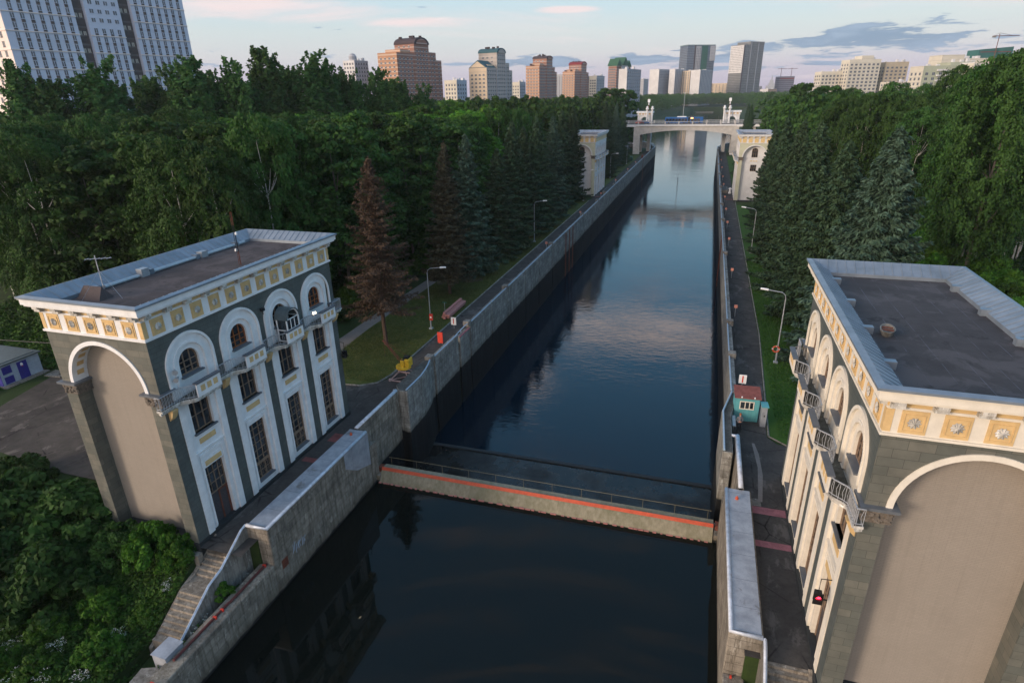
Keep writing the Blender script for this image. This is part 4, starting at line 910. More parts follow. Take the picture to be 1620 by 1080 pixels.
# red board, speed sign
t = empty('red_board', (-27.85, 59.8, 0), 0, 'plain orange-red board standing on the left quay path', 'board'); b = MB(); b.box(-.33, .33, -.04, .04, .15, 1.5); b.build('panel', MAT['redpaint'], t, bevel=.01); b = MB(); b.tube([(-.2, .08, 0), (-.2, .08, 1.2)], .03, 5); b.tube([(.2, .08, 0), (.2, .08, 1.2)], .03, 5); b.build('leg', MAT['iron'], t)
t = empty('stop_sign', (-28.25, 64.9, 0), 0, 'white plate with a red vertical bar on the left quay path', 'sign'); b = MB(); b.box(-.34, .34, -.02, .02, .5, 1.5); b.build('plate', MAT['whitepaint'], t); b = MB(); b.box(-.06, .06, -.035, -.02, .65, 1.35); b.build('red_bar', MAT['redpaint'], t); b = MB(); b.tube([(0, .04, 0), (0, .04, 1.4)], .03, 5); b.build('post', MAT['iron'], t)
t = empty('stop_sign', (5.25, 55.9, 0), 0, 'white plate with a red bar behind the right parapet beyond the turquoise hut', 'sign'); b = MB(); b.box(-.34, .34, -.02, .02, 1.0, 1.9); b.build('plate', MAT['whitepaint'], t); b = MB(); b.box(-.06, .06, -.035, -.02, 1.1, 1.8); b.build('red_bar', MAT['redpaint'], t); b = MB(); b.tube([(0, .04, 0), (0, .04, 1.6)], .03, 5); b.build('post', MAT['iron'], t)
t = empty('red_board', (5.15, 53.3, 0), 0, 'plain orange-red board standing behind the right parapet beside the turquoise hut', 'board'); b = MB(); b.box(-.3, .3, -.04, .04, .5, 1.7); b.build('panel', MAT['redpaint'], t); b = MB(); b.tube([(0, .07, 0), (0, .07, 1.2)], .03, 5); b.build('leg', MAT['iron'], t)
# marker posts
def marker(x, y, label):
    t = empty('marker_post', (x, y, 0), 0, label, 'post', 'pink marker posts behind the parapets'); b = MB(); b.tube([(0, 0, 0), (0, 0, 1.35)], .05, 5); b.build('post', MAT['galv'], t); b = MB(); b.box(-.2, .2, -.05, .05, 1.2, 1.6); b.build('plaque', MAT['marker'], t); return t
MAT['marker'] = simple('pink_marker_paint', (.62, .27, .20), .7)
mL = [107, 139, 168, 196, 226, 250]; mR = [78, 96, 118, 134, 150, 168, 192, 210, 236, 262]
for k, y in enumerate(mL): marker(-27.0, y, 'small pink-topped marker post behind the left parapet')
for k, y in enumerate(mR): marker(5.3, y, 'small pink-topped marker post behind the right parapet')
# capstan and machinery pit with a painted-on opening by the far right building
t = empty('capstan', (6.9, 183.0, 0), 0, 'pale round bollard beside the railed pit on the far right quay', 'bollard'); b = MB(); b.lathe([(.45, 0), (.4, .3), (.28, .5), (.25, 1.1), (.4, 1.25), (.4, 1.45), (.1, 1.6)], (0, 0, 0), 12); b.build('drum', MAT['whitepaint'], t)
b = MB(); b.box(4.6, 6.3, 183, 190, 0, .9); b.m = 1; b.box(4.8, 6.1, 183.3, 189.7, .9, .92); setp(b.build('machine_pit', [MAT['conc_dry'], MAT['darkstone']]), 'machine pit with a concrete rim, its dark opening painted on, on the far right quay', 'pit')  # solid block; the dark sheet on top paints the shade inside the pit
b = MB(); b.box(-27.9, -26.3, 176, 184, 0, .8); b.m = 1; b.box(-27.7, -26.5, 176.3, 183.7, .8, .82); setp(b.build('machine_pit', [MAT['conc_dry'], MAT['darkstone']]), 'concrete machine pit on the left quay before the far pale building', 'pit')  # here too a dark sheet paints the pit's shaded inside
# rails and lifted walkway by the first slot
b = MB(); b.tube([(-26.2, 60.2, .95), (-26.25, 61.6, 1.0), (-26.0, 63.2, 1.3), (-25.9, 64.1, 1.3)], .06, 6); b.tube([(-26.2, 60.2, .2), (-26.2, 60.2, .95)], .05, 5); b.tube([(-26.25, 62.3, .2), (-26.25, 62.3, 1.1)], .05, 5)
setp(b.build('bent_handrail', MAT['rail']), 'bent pale blue handrail over the lowered parapet section, left bank', 'handrail')
b = MB(); b.box(-25.95, -25.72, 60.9, 64.0, .66, .74); setp(b.build('red_beam', MAT['pinkpaint']), 'red-brown beam lying on the lowered parapet section, left bank', 'beam')
# loose pipes at the crane foot
b = MB(); b.tube([(-26.55, 47.4, .18), (-26.35, 50.8, .25)], .13, 8); b.tube([(-26.75, 47.0, .15), (-26.6, 49.6, .15)], .09, 6)
setp(b.build('pipe_bundle', MAT['rail']), 'pale blue pipes lying between the yellow crane and the parapet', 'pipes')
b = MB(); rnd = random.Random(11)
for k in range(22):
    x, y = rnd.uniform(-26.9, -26.35), rnd.uniform(48, 60.5); r = rnd.uniform(.08, .3); b.prism([(x+r*math.cos(a)*rnd.uniform(.6, 1.2), y+1.6*r*math.sin(a)*rnd.uniform(.6, 1.2)) for a in (0, 1.2, 2.5, 3.7, 5)], .0, .06+rnd.uniform(0, .14))
setp(b.build('rubble', MAT['conc_dry']), 'broken concrete rubble along the foot of the left parapet', 'rubble', kind='stuff')

# yellow derrick crane
t = empty('derrick_crane', (-27.75, 50.3, 0), R_(0), 'small yellow quay crane with a rusty jib on a pink frame base', 'crane')
b = MB()
for a in (0, 1, 2, 3):
    x, y = (-1.15 if a in (0, 3) else 1.05), (-1.0 if a < 2 else 1.1)
    b.tube([(x, y, .1), (x*.25, y*.25, .98)], .06, 5); b.tube([(x, y, .1), ((-1.15 if ((a+1) % 4) in (0, 3) else 1.05), (-1.0 if ((a+1) % 4) < 2 else 1.1), .1)], .07, 5)
    b.lathe([(.13, -.1), (.13, .14)], (x, y, .1), 8)
b.tube([(-1.15, -1.0, .12), (1.05, 1.1, .12)], .05, 5); b.build('base_frame', simple('pale_pink_steel', (.42, .30, .29), .7), t)
b = MB(); b.lathe([(.2, .95), (.25, 1.15), (.72, 1.2), (.78, 1.24), (.78, 1.46), (.7, 1.5)], (0, 0, 0), 20); b.build('turntable', MAT['yellowpaint'], t)
b = MB(); b.box(.35, .85, -.45, .45, 1.5, 2.35); b.box(-.1, .3, -.5, -.35, 1.4, 2.2); b.box(-.1, .3, .35, .5, 1.4, 2.2); b.box(-.5, -.15, .25, .5, 1.5, 1.95); b.build('counterweight', MAT['yellowpaint'], t, bevel=.04)
b = MB(); b.tube([(0, -.33, 1.9), (0, .33, 1.9)], .24, 12); b.build('winch_drum', MAT['black'], t)
b = MB(); b.box(.2, .7, -.3, .3, 2.35, 2.55); b.build('motor', MAT['black'], t)
b = MB()
for yv in (-.2, .2): b.tube([(.1, yv, 1.5), (-2.0, yv*.4, 4.0)], .05, 5)
for k in range(1, 7): q = k/7.; b.tube([(.1-2.1*q, -.2*(1-.6*q), 1.5+2.5*q), (.1-2.1*(q+.08), .2*(1-.6*q), 1.5+2.5*(q+.08))], .03, 4)
b.tube([(-2.0, -.12, 4.0), (-2.0, .12, 4.0)], .1, 6); b.build('jib', MAT['rust'], t)
b = MB(); b.tube([(.5, 0, 2.6), (-2.0, 0, 4.05)], .02, 4); b.tube([(-2.0, 0, 4.0), (-2.0, 0, 2.5)], .015, 4); b.build('cable', MAT['rust'], t)
b = MB(); b.tube([(-2.0, 0, 2.5), (-1.93, 0, 2.4), (-2.0, 0, 2.28), (-2.08, 0, 2.36)], .035, 5); b.build('hook', MAT['black'], t)

# turquoise hut
t = empty('guard_hut', (5.36, 50.2, 0), R_(2.5), 'turquoise boarded guard hut with a red-brown roof on the right quay', 'hut')
b = MB(); b.box(-1.0, 1.0, 0, 1.5, .05, 2.35)
for k in range(11): b.box(-1.0+k*.19, -.985+k*.19+.02, -.012, 0, .05, 2.3)
b.build('wall', MAT['teal'], t)
b = MB(); b.add([(-1.1, -.12, 2.28), (1.1, -.12, 2.28), (1.1, 1.65, 2.62), (-1.1, 1.65, 2.62), (-1.1, -.12, 2.36), (1.1, -.12, 2.36), (1.1, 1.65, 2.72), (-1.1, 1.65, 2.72)], [(0, 3, 2, 1), (4, 5, 6, 7), (0, 1, 5, 4), (1, 2, 6, 5), (2, 3, 7, 6), (3, 0, 4, 7)]); b.build('roof', MAT['redroof'], t)
b = MB()
for (x0_, x1_, z0_, z1_) in ((-.62, .58, 1.22, 1.30), (-.62, .58, 1.92, 2.0), (-.62, -.54, 1.30, 1.92), (.50, .58, 1.30, 1.92), (-.2, -.13, 1.30, 1.92), (.16, .23, 1.30, 1.92)): b.box(x0_, x1_, -.05, -.005, z0_, z1_)
wn = b.build('window', MAT['warmwhite'], t); b = MB(); b.box(-.56, .52, -.02, -.006, 1.28, 1.94); b.build('pane', MAT['glass'], wn)
for xx in (-.5, .55): b = MB(); b.lathe([(.05, 0), (.07, .08), (.03, .14)], (xx, -.08, 2.33), 8); b.build('lamp', MAT['whitepaint'], t)
t = empty('control_cabinet', (6.75, 49.6, 0), R_(3), 'narrow grey control cabinet with a blue top beside the turquoise hut', 'cabinet'); b = MB(); b.box(-.2, .25, 0, .9, 0, 1.9); b.build('case', MAT['metal_grey'], t, bevel=.02); b = MB(); b.box(-.27, .32, -.07, .97, 1.9, 1.98); b.build('lid', MAT['teal'], t); b = MB(); b.box(.0, .08, -.012, 0, 1.0, 1.15); b.build('lock', MAT['black'], t)
t = empty('white_board', (4.32, 47.5, 0), 0, 'narrow whitish metal board leaning between the parapet and the turquoise hut', 'board'); b = MB(); b.box(-.13, .13, 0, 1.9, .85, .92); b.build('plate', MAT['galv'], t); b = MB(); b.box(-.03, .03, .9, 1.0, 0, .85); b.build('support', MAT['iron'], t)
b = MB(); b.box(6.55, 6.95, 47.5, 47.9, .0, .3); 
t = empty('litter_bin', (-31.2, 268, 0), 0, 'dark green bin at the foot of the bridge pier, left bank', 'bin'); b = MB(); b.box(-1, 1, -1, 1, 0, 1.6); b.build('body', MAT['grnbin'], t, bevel=.05); b = MB(); b.box(-1.05, 1.05, -1.05, 1.05, 1.6, 1.75); b.build('lid', MAT['grnbin'], t)

# person by the hut
def person(loc, rz, label):
    t = bpy.data.meshes.new('person'); V = []; E_ = []; Rr = []
    def add(p, r, par=None):
        V.append(p); Rr.append(r)
        if par is not None: E_.append((par, len(V)-1))
        return len(V)-1
    pel = add((0, 0, .95), .15); ab = add((0, .01, 1.12), .135, pel); ch = add((0, .02, 1.32), .15, ab); nk = add((0, .0, 1.49), .06, ch); h1 = add((0, -.015, 1.58), .075, nk); h2 = add((0, -.01, 1.68), .085, h1); h3 = add((0, 0, 1.75), .05, h2)
    for s in (-1, 1):
        hp = add((s*.10, 0, .88), .10, pel); kn = add((s*.12, -.02, .48), .065, hp); an = add((s*.13, .02, .09), .045, kn); add((s*.14, -.15, .05), .04, an)
        sh = add((s*.19, .02, 1.41), .065, ch); el = add((s*.27, .0, 1.13), .048, sh); wr = add((s*.13, -.2, 1.08), .032, el); pm = add((s*.05, -.24, 1.1), .034, wr)
        for k in range(4): f1 = add((s*(.0-.01*k), -.27, 1.135-.023*k), .010, pm); add((-s*(.03+.004*k), -.262, 1.135-.024*k), .009, f1)
        th = add((s*.04, -.265, 1.15), .011, pm); add((s*.015, -.28, 1.17), .010, th)
    t.from_pydata(V, E_, []); o = bpy.data.objects.new('person', t); C.objects.link(o)
    md = o.modifiers.new('skin', 'SKIN'); 
    for i, r in enumerate(Rr): t.skin_vertices[0].data[i].radius = (r, r*.85)
    t.skin_vertices[0].data[0].use_root = True
    s2 = o.modifiers.new('sub', 'SUBSURF'); s2.levels = 1; s2.render_levels = 1
    dg = bpy.context.evaluated_depsgraph_get(); me = bpy.data.meshes.new_from_object(o.evaluated_get(dg)); o.modifiers.clear(); o.data = me
    for mm in (MAT['jacket'], MAT['trousers'], MAT['skin'], MAT['black']): me.materials.append(mm)
    for p in me.polygons:
        c = p.center; p.use_smooth = True
        p.material_index = 2 if (c.z > 1.5 or (c.y < -.215 and 1.0 < c.z < 1.25)) else (3 if c.z < .1 else (1 if c.z < .93 else 0))
    o.location = loc; o.rotation_euler = (0, 0, rz); setp(o, label, 'person')
    b = MB(); b.lathe([(.09, 0), (.098, .04), (.08, .1), (.03, .13)], (0, .015, 1.67), 10); b.build('hair', simple('reddish_hair', (.30, .10, .04), .9), o)
    b = MB()
    for s in (-1, 1): b.lathe([(.004, -.01), (.012, 0), (.004, .01)], (s*.03, -.085, 1.655), 6)
    b.build('eye', MAT['black'], o)
    b = MB(); b.add([(-.012, -.085, 1.62), (.012, -.085, 1.62), (0, -.112, 1.62), (0, -.085, 1.66)], [(0, 1, 2), (0, 2, 3), (1, 3, 2)]); b.build('nose', MAT['skin'], o)
    b = MB(); b.box(-.02, .02, -.086, -.082, 1.59, 1.597); b.build('mouth', MAT['pinkpaint'], o)
person((4.75, 48.2, .02), R_(8), 'person in a grey patterned jacket and dark trousers standing by the turquoise hut')

# ================================================================== shed, slabs
t = empty('utility_shed', (-66.9, 37.5, 0), 0, 'low pale blue shed with dark blue doors at the left edge of the yard', 'shed')
b = MB(); b.box(-6, 0, 0, 4.1, 0, 2.25); b.build('wall', MAT['bluewhite'], t)
b = MB(); b.box(-6.2, .25, -.2, 4.3, 2.25, 2.4); b.box(-5.6, -.2, .1, 3.9, 2.4, 2.46); b.build('roof', MAT['darkroof'], t)
for (y0, y1, z0, z1, nm) in ((.25, 1.15, 1.25, 2.05, 'louvre'), (.25, 1.15, .2, .95, 'louvre'), (1.75, 2.75, .05, 2.0, 'door')):
    b = MB(); b.box(0, .04, y0, y1, z0, z1); d = b.build(nm, MAT['blue'], t)
    if nm == 'door':
        b = MB(); b.lathe([(.1, 0), (.12, .05), (.03, .15)], (.06, 2.2, 1.72), 8); b.box(.041, .05, 2.08, 2.34, 1.55, 1.72); b.build('white_figure', MAT['whitepaint'], d)
        b = MB(); b.box(.041, .05, 2.18, 2.28, 1.42, 1.5); b.build('red_mark', MAT['redpaint'], d)
b = MB(); b.box(-.2, .7, -.3, 4.3, 0, .12); b.build('step', MAT['conc_dry'], t)
b = MB(); b.box(-6.05, -6.0, .0, 4, 0, 2); b.box(-6, 0, -.04, 0, .1, 2.1); b.build('side_sheet', MAT['blue'], t)
for k, (x, y, a, w_, d_) in enumerate(((-64.6, 41.4, .1, 1.0, .7), (-63.3, 42.1, .15, 1.1, .75), (-64.2, 42.9, .2, .9, .6))):
    t = empty('paving_slab', (x, y, .012), a, ['loose pale concrete slab nearest the blue shed doors', 'middle of three loose pale slabs by the blue shed', 'farthest of three loose pale slabs by the blue shed'][k], 'slab', 'loose slabs by the shed')
    b = MB(); b.box(-w_, w_, -d_, d_, 0, .12); b.build('slab', MAT['conc_dry'], t)
b = MB(); b.tube([(-80, 38, 5.5), (-70, 33.5, 8.5), (-56, 28, 10.5), (-37.2, 25, 13.0)], .03, 4); setp(b.build('overhead_cable', MAT['black']), 'thin overhead cable running from the trees to the left building', 'cable')

# ================================================================== bridge
t = empty('road_bridge', (-10.85, 298, 0), 0, 'white arched concrete road bridge crossing the canal at the far end of the lock', 'bridge')
MAT['bridge'] = simple('bridge_concrete', (.50, .49, .47), .9, 0, .2, .6)
D0, D1 = 0, 13
for YB_ in ((D0, D0+1.2), (D1-1.2, D1)):
  b = MB(); n = 24
  for k in range(n):
    xa, xb = -20+40*k/n, -20+40*(k+1)/n; za, zb = [10.5-2.0*(abs(q)/20)**2.0 for q in (xa, xb)]
    for y0, y1 in (YB_,):
        b.add([(x, y, z) for y in (y0, y1) for x, z in ((xa, za), (xb, zb), (xb, 12.3), (xa, 12.3))], [(0, 1, 2, 3), (7, 6, 5, 4), (0, 4, 5, 1)])
  b.build('arched_beam', MAT['bridge'], t)
b = MB(); b.box(-22, 22, D0-.5, D1+.5, 12.3, 12.9); b.box(22, 75, D0-.5, D1+.5, 12.0, 12.9); b.box(-75, -22, D0-.5, D1+.5, 12.0, 12.9); b.build('deck', MAT['white'], t)
for sg, nm in ((-1, 0), (1, 0)):
    for y0 in (D0, D1-2):
        b = MB(); b.box(20 if sg > 0 else -22.9, 22.9 if sg > 0 else -20, y0-.2, y0+2.2, -.0, 12.4); b.build('pier', MAT['bridge'], t)
    for k in range(2):
        b = MB(); xx = sg*(29+k*9); b.box(xx-.8, xx+.8, D0+1, D1-1, 0, 12.2); b.build('pier', MAT['bridge'], t)
for yv in (D0-.3, D1+.3):
    for k in range(24):
        xx = -69+k*6; b = MB(); b.box(xx-.25, xx+.25, yv-.2, yv+.2, 12.9, 14.3); b.build('parapet_post', MAT['bridge'], t)
    b = MB(); b.box(-72, 72, yv-.1, yv+.1, 14.1, 14.3); b.box(-72, 72, yv-.06, yv+.06, 13.1, 13.2)
    for k in range(240): b.box(-72+k*.6, -71.9+k*.6, yv-.03, yv+.03, 13.2, 14.1)
    b.build('parapet_railing', MAT['galv'], t)
b = MB(); b.box(-75, 75, 1, D1-1, 12.9, 12.95); b.build('carriageway', MAT['asphalt'], t)
for s, nm in ((-1, 'left'), (1, 'right')):     # pavilions on the far side of the deck
    t = empty('bridge_pavilion', (-10.85+s*19.8, 313, 0), 0, 'small white pavilion with an arch and twin finials at the %s end of the bridge' % nm, 'pavilion')
    b = MB(lambda p: (p[1], p[0], p[2])); arch_plate(b, -3.3, 3.3, 0, 16.6, 0, 1.7, 14.0, -.3, 5, 14); b.build('body', MAT['palegrey'], t)
    b = MB(lambda p: (p[1], p[0], p[2])); arch_ring(b, 0, 14.0, 2.5, 1.75, 12.9, -.5, -.25, 14); b.build('archivolt', MAT['white'], t)
    b = MB(); b.box(-3.4, 3.4, -.4, 5.2, 16.6, 17.4); b.build('frieze', MAT['ochre'], t)
    b = MB(); b.box(-3.9, 3.9, -.9, 5.6, 17.4, 18.2); b.box(-3.6, 3.6, -.6, 5.3, 16.5, 16.75); b.build('cornice', MAT['white'], t)
    for k in range(5):
        b = MB(); b.box(-3.3+k*1.5, -2.7+k*1.5, -.5, -.4, 16.7, 17.4); b.build('dentil', MAT['white'], t)
    for k, xx in enumerate((-3.6, -1.2)):
        q = empty('finial_column', (-10.85+s*19.8+s*xx*1.0, 311.0, 12.9), 0, '%s white column topped by a ball finial at the %s end of the bridge' % (('outer', 'inner')[k], nm), 'column')
        b = MB(); b.lathe([(.5, 0), (.5, .4), (.35, .5), (.33, 5.6), (.5, 5.8), (.5, 6.0)], (0, 0, 0), 12); b.build('shaft', MAT['white'], q)
        b = MB(); b.lathe([(.3, 6), (.75, 6.3), (.8, 6.6), (.4, 6.95), (.55, 7.25), (.1, 7.7)], (0, 0, 0), 10); b.build('ball', MAT['white'], q)
    q = empty('flag_mast', (-10.85+s*19.8+1.4*(-1 if s > 0 else 1), 315, 18.2), 0, 'red and white mast on the %s bridge pavilion roof' % nm, 'mast')
    for k in range(3): b = MB(); b.tube([(0, 0, k*1.4), (0, 0, k*1.4+1.4)], .22, 6); b.build('mast_section', MAT['whitepaint'] if k == 2 else MAT['rust'], q)
    b = MB(); b.box(-.55, .55, -.3, .3, 4.0, 5.4); b.build('light_box', MAT['whitepaint'], q)
# bus
t = empty('articulated_bus', (-11.9, 301.5, 12.95), 0, 'blue articulated bus crossing the bridge', 'bus')
for (x0_, x1_) in ((-8.3, 1.9), (2.7, 8.4)):
    b = MB(); b.box(x0_, x1_, -1.25, 1.25, .35, 3.0); bd = b.build('body', MAT['busblue'], t, bevel=.15)
    b = MB()
    for k in range(int((x1_-x0_-.6)/1.35)): b.box(x0_+.45+k*1.35, x0_+1.6+k*1.35, -1.27, -1.24, 1.25, 2.4)
    b.build('window_band', MAT['glass'], bd)
    for xx in (x0_+1.7, x1_-1.6): q = MB(); q.tube([(xx, -1.28, .45), (xx, 1.28, .45)], .45, 12); q.build('wheel', MAT['black'], t)
b = MB(); b.box(1.85, 2.75, -1.15, 1.15, .5, 2.9); b.build('bellows', MAT['black'], t)
b = MB(); b.box(-3, 1.0, -.9, .9, 3.0, 3.35); b.build('roof_unit', MAT['whitepaint'], t)
b = MB(); b.box(3.0, 4.0, -1.29, -1.25, 2.35, 2.8); b.build('side_display', MAT['litorange'], t)
for k, (xx, lb, cc) in enumerate(((-29.4, 'dark car on the left end of the bridge', MAT['busblue']), (-31.6, 'red car on the left end of the bridge', MAT['redpaint']))):
    t = empty('car', (xx, 302.5, 12.95), 0, lb, 'car'); b = MB(); b.box(-2.1, 2.1, -.85, .85, .35, .9); b.prism([(-1.2, -.8), (1.3, -.8), (1.3, .8), (-1.2, .8)], .9, 1.4); b.build('body', cc, t, bevel=.12)
    for xw in (-1.3, 1.3): q = MB(); q.tube([(xw, -.87, .32), (xw, .87, .32)], .32, 10); q.build('wheel', MAT['black'], t)
    b = MB(); b.box(-1.0, 1.1, -.82, -.79, .95, 1.3); b.build('window', MAT['glass'], t)
for k, (x, y, h, lb) in enumerate(((-14.2, 345, 26, 'tall grey lighting mast behind the bus'), (30.5, 262, 24, 'left of two thin masts behind the far right building'), (33.6, 258, 26, 'right of two thin masts behind the far right building'))):
    t = empty('lighting_mast', (x, y, 0), 0, lb, 'mast', None); b = MB(); b.tube([(0, 0, 0), (0, 0, h)], .22, 6, .1); b.build('pole', MAT['galv'], t); b = MB(); b.box(-.7, .7, -.15, .15, h-.3, h+.1); b.build('lamp_head', MAT['galv'], t)
b = MB(); b.box(-30, 2, 1150, 1152, -8.5, -6.6); setp(b.build('embankment_wall', MAT['conc_dry']), 'pale embankment wall across the far bend of the canal', 'wall')
#CITY_BEGIN
# ================================================================== city
def mk_wall(name, c, var=.12, bands=None, cols=None):
    a = M(name, .9, .2); f = a.mix(a.rng(a.noise(a.coord(), .12, 5), .3, .7), tuple(x*(1-var) for x in c), tuple(x*(1+var*.6) for x in c))
    if bands:                               # painted / tiled storey bands
        sp = a.new('ShaderNodeSeparateXYZ'); a.l.new(a.coord(), sp.inputs[0]); fr = a.math('FRACT', a.math('DIVIDE', sp.outputs[2], bands[0]))
        f = a.mix(a.math('LESS_THAN', fr, bands[1]), f, bands[2])
    a.col(f); return a.mat
ORB = mk_wall('orange_brick', (.40, .225, .14), .2, (2.9, .32, (.50, .38, .30))); ORB2 = mk_wall('brown_and_shaded_brick', (.27, .145, .11), .2, (2.9, .25, (.40, .31, .28)))  # stepped blocks: orange paints the sunlit left faces, brown the shaded right ones
CRM = mk_wall('cream_cladding', (.56, .46, .34), .12, (2.9, .12, (.42, .36, .30))); WHT = mk_wall('white_panels', (.56, .56, .57)); GRY = mk_wall('grey_panels', (.30, .31, .34), .15, (2.8, .3, (.40, .41, .44)))
BLUW = mk_wall('pale_blue_white_panels', (.50, .55, .66), .05); DKB = mk_wall('dark_brown_panels', (.085, .075, .075), .2, (2.9, .2, (.12, .11, .11))); PKW = mk_wall('warm_white_and_sunlit_panels', (.72, .64, .60), .05)
GRN = mk_wall('pale_green_panels', (.36, .39, .30), .12); LCR = mk_wall('light_cream_panels', (.56, .53, .45), .12, (2.9, .08, (.40, .38, .33))); DGL = mk_wall('blue_glass', (.07, .10, .15), .35, (3.2, .2, (.16, .20, .26))); GNT = mk_wall('green_netting', (.03, .12, .11), .25); GNS = mk_wall('green_strip', (.012, .085, .06), .2)
CON = mk_wall('raw_concrete_storeys', (.21, .215, .215), .25, (3.1, .45, (.10, .11, .12))); RDR = mk_wall('red_roof_sheet', (.20, .03, .035)); GRR = mk_wall('green_roof_sheet', (.045, .12, .07)); TLR = mk_wall('teal_roof_sheet', (.04, .10, .12)); BRR = mk_wall('brown_roof_sheet', (.06, .045, .05))
DARKW = MAT['cityglass']
def wmesh(name, ww, wh, dark, frame, ac=0):
    b = MB(); b.box(-ww/2, ww/2, -.07, 0, -wh/2, wh/2); b.m = 1
    b.box(-ww/2-.1, ww/2+.1, -.10, 0, wh/2, wh/2+.12); b.box(-ww/2-.1, ww/2+.1, -.10, 0, -wh/2-.12, -wh/2); b.box(-.06, .06, -.10, -.07, -wh/2, wh/2)
    if ac: b.m = 2; b.box(-ww/2, ww/2, -.14, 0, -wh/2-ac, -wh/2-.12)
    me = bpy.data.meshes.new(name); me.from_pydata(b.v, [], b.f); [me.materials.append(x) for x in (dark, frame, DKB)]; me.polygons.foreach_set('material_index', b.mi); return me
def put_windows(root, me, spots, cap=100, zmin=18):
    # spots: (x, y, z, rz). the first hundred are parts of their own, the rest one part
    sp = sorted([s for s in spots if s[2] > zmin], key=lambda s: -s[2]) + sorted([s for s in spots if s[2] <= zmin], key=lambda s: -s[2])
    for s in sp[:cap]:
        o = bpy.data.objects.new('window', me); C.objects.link(o); o.parent = root; o.location = s[:3]; o.rotation_euler = (0, 0, s[3])
    if sp[cap:]:
        vs = np.array([v.co for v in me.vertices]); fs = [tuple(p.vertices) for p in me.polygons]; mi = [p.material_index for p in me.polygons]; V = []; F = []; I = []
        for s in sp[cap:]:
            k = len(V); c_, s_ = math.cos(s[3]), math.sin(s[3])
            for v in vs: V.append((s[0]+v[0]*c_-v[1]*s_, s[1]+v[0]*s_+v[1]*c_, s[2]+v[2]))
            F += [tuple(k+i for i in f) for f in fs]; I += mi
        m2 = bpy.data.meshes.new('windows'); m2.from_pydata(V, [], F); [m2.materials.append(x) for x in me.materials]; m2.polygons.foreach_set('material_index', I)
        o = bpy.data.objects.new('window_rows', m2); C.objects.link(o); o.parent = root; o['kind'] = 'stuff'
def face_r(x0, x1, n, z0, z1, dz, y=0): # windows on the right face (local -y)
    return [(x0+(x1-x0)*(i+.5)/n, y, z0+dz*(k+.5), 0) for i in range(n) for k in range(int((z1-z0)/dz))]
def face_l(y0, y1, n, z0, z1, dz, x=0): # windows on the left face (local -x)
    return [(x, y0+(y1-y0)*(i+.5)/n, z0+dz*(k+.5), -math.pi/2) for i in range(n) for k in range(int((z1-z0)/dz))]
def block(xy, ang, label, cat='apartment block', name='apartment_block'):
    return empty(name, (xy[0], xy[1], 0), R_(90-ang), label, cat)
def bx(root, x0, x1, y0, y1, z0, z1, mat, nm='wing'):
    b = MB(); b.box(x0, x1, y0, y1, z0, z1); return b.build(nm, mat, root)
def barrel(root, x0, x1, y0, y1, z, h, mat, end=None):   # arched roof, axis along y
    b = MB(); n = 12; c = (x0+x1)/2; r = (x1-x0)/2
    pts = [(c-r*math.cos(math.pi*k/n), z+h*math.sin(math.pi*k/n)) for k in range(n+1)]
    b.add([(p[0], y, p[1]) for y in (y0, y1) for p in pts], [tuple(range(n+1)), tuple(range(2*n+1, n, -1))]+[(k, k+1, n+2+k, n+1+k) for k in range(n)]); return b.build('arched_roof', mat, root)
def clutter(root, x0, x1, y0, y1, z, seed, mat):
    r = random.Random(seed)
    for k in range(5): x, y = r.uniform(x0, x1), r.uniform(y0, y1); bx(root, x, x+r.uniform(1, 2.2), y, y+1.6, z, z+r.uniform(.8, 2.2), mat, 'roof_vent')
# big tower at the left
t = block((-226.6, 164.5), 12.8, 'huge pale blue and white tower block with dark window strips filling the upper left', 'tower block', 'tower_block')
H = 96
for x0, x1, y0, mt in ((0, 22.9, 0, BLUW), (22.9, 26.8, 1.6, DKB), (26.8, 39.4, 0, BLUW), (39.4, 43.9, 1.6, DKB), (43.9, 66, 0, BLUW)): bx(t, x0, x1, y0, 22, 0, H, mt, 'facade')
bx(t, -.12, 0, 0, 22, 0, H, PKW, 'end_wall')  # pinkish sunlight on this end is put into the wall colour
wm = wmesh('window', 1.15, 1.55, DARKW, BLUW, 1.2); sp = []
for x0, x1, n in ((1.6, 22.3, 7), (44.6, 65.2, 7)): sp += face_r(x0, x1, n, 9.4, 67.4, 2.9)
sp += face_r(27.6, 38.8, 4, 9.4, 52.9, 2.9)
put_windows(t, wm, sp)
wm = wmesh('window', 1.3, 1.3, DARKW, BLUW); put_windows(t, wm, face_r(27.6, 38.8, 4, 53.5, 67.5, 2.9), 60)
wm = wmesh('window', .9, 1.4, simple('bright_blind', (.45, .42, .36), .5), DKB); put_windows(t, wm, face_r(23.4, 26.4, 2, 20, 67, 2.9, 1.6)[::2]+face_r(40, 43.4, 2, 20, 67, 2.9, 1.6)[1::2], 60)
wm = wmesh('window', 1.6, 1.6, DARKW, DKB); put_windows(t, wm, [(-.12, y, z, -math.pi/2) for y in (4, 8.5, 13, 17.5) for z in [9.4+2.9*(k+.5) for k in range(20)]], 60)
for k in range(11):
    b = MB(); z = 9.2+5.8*k
    for x0, x1 in ((-.3, 22.9), (26.8, 39.4), (43.9, 66)):
        if z > 53.5 and x0 == 26.8: continue
        b = MB(); b.box(x0-.05, x1+.15, -.25, 0, z-.18, z+.12); b.build('ledge', PKW, t)
    b = MB(); b.box(-.3, -.12, 0, 22, z-.18, z+.12); b.build('ledge', PKW, t)
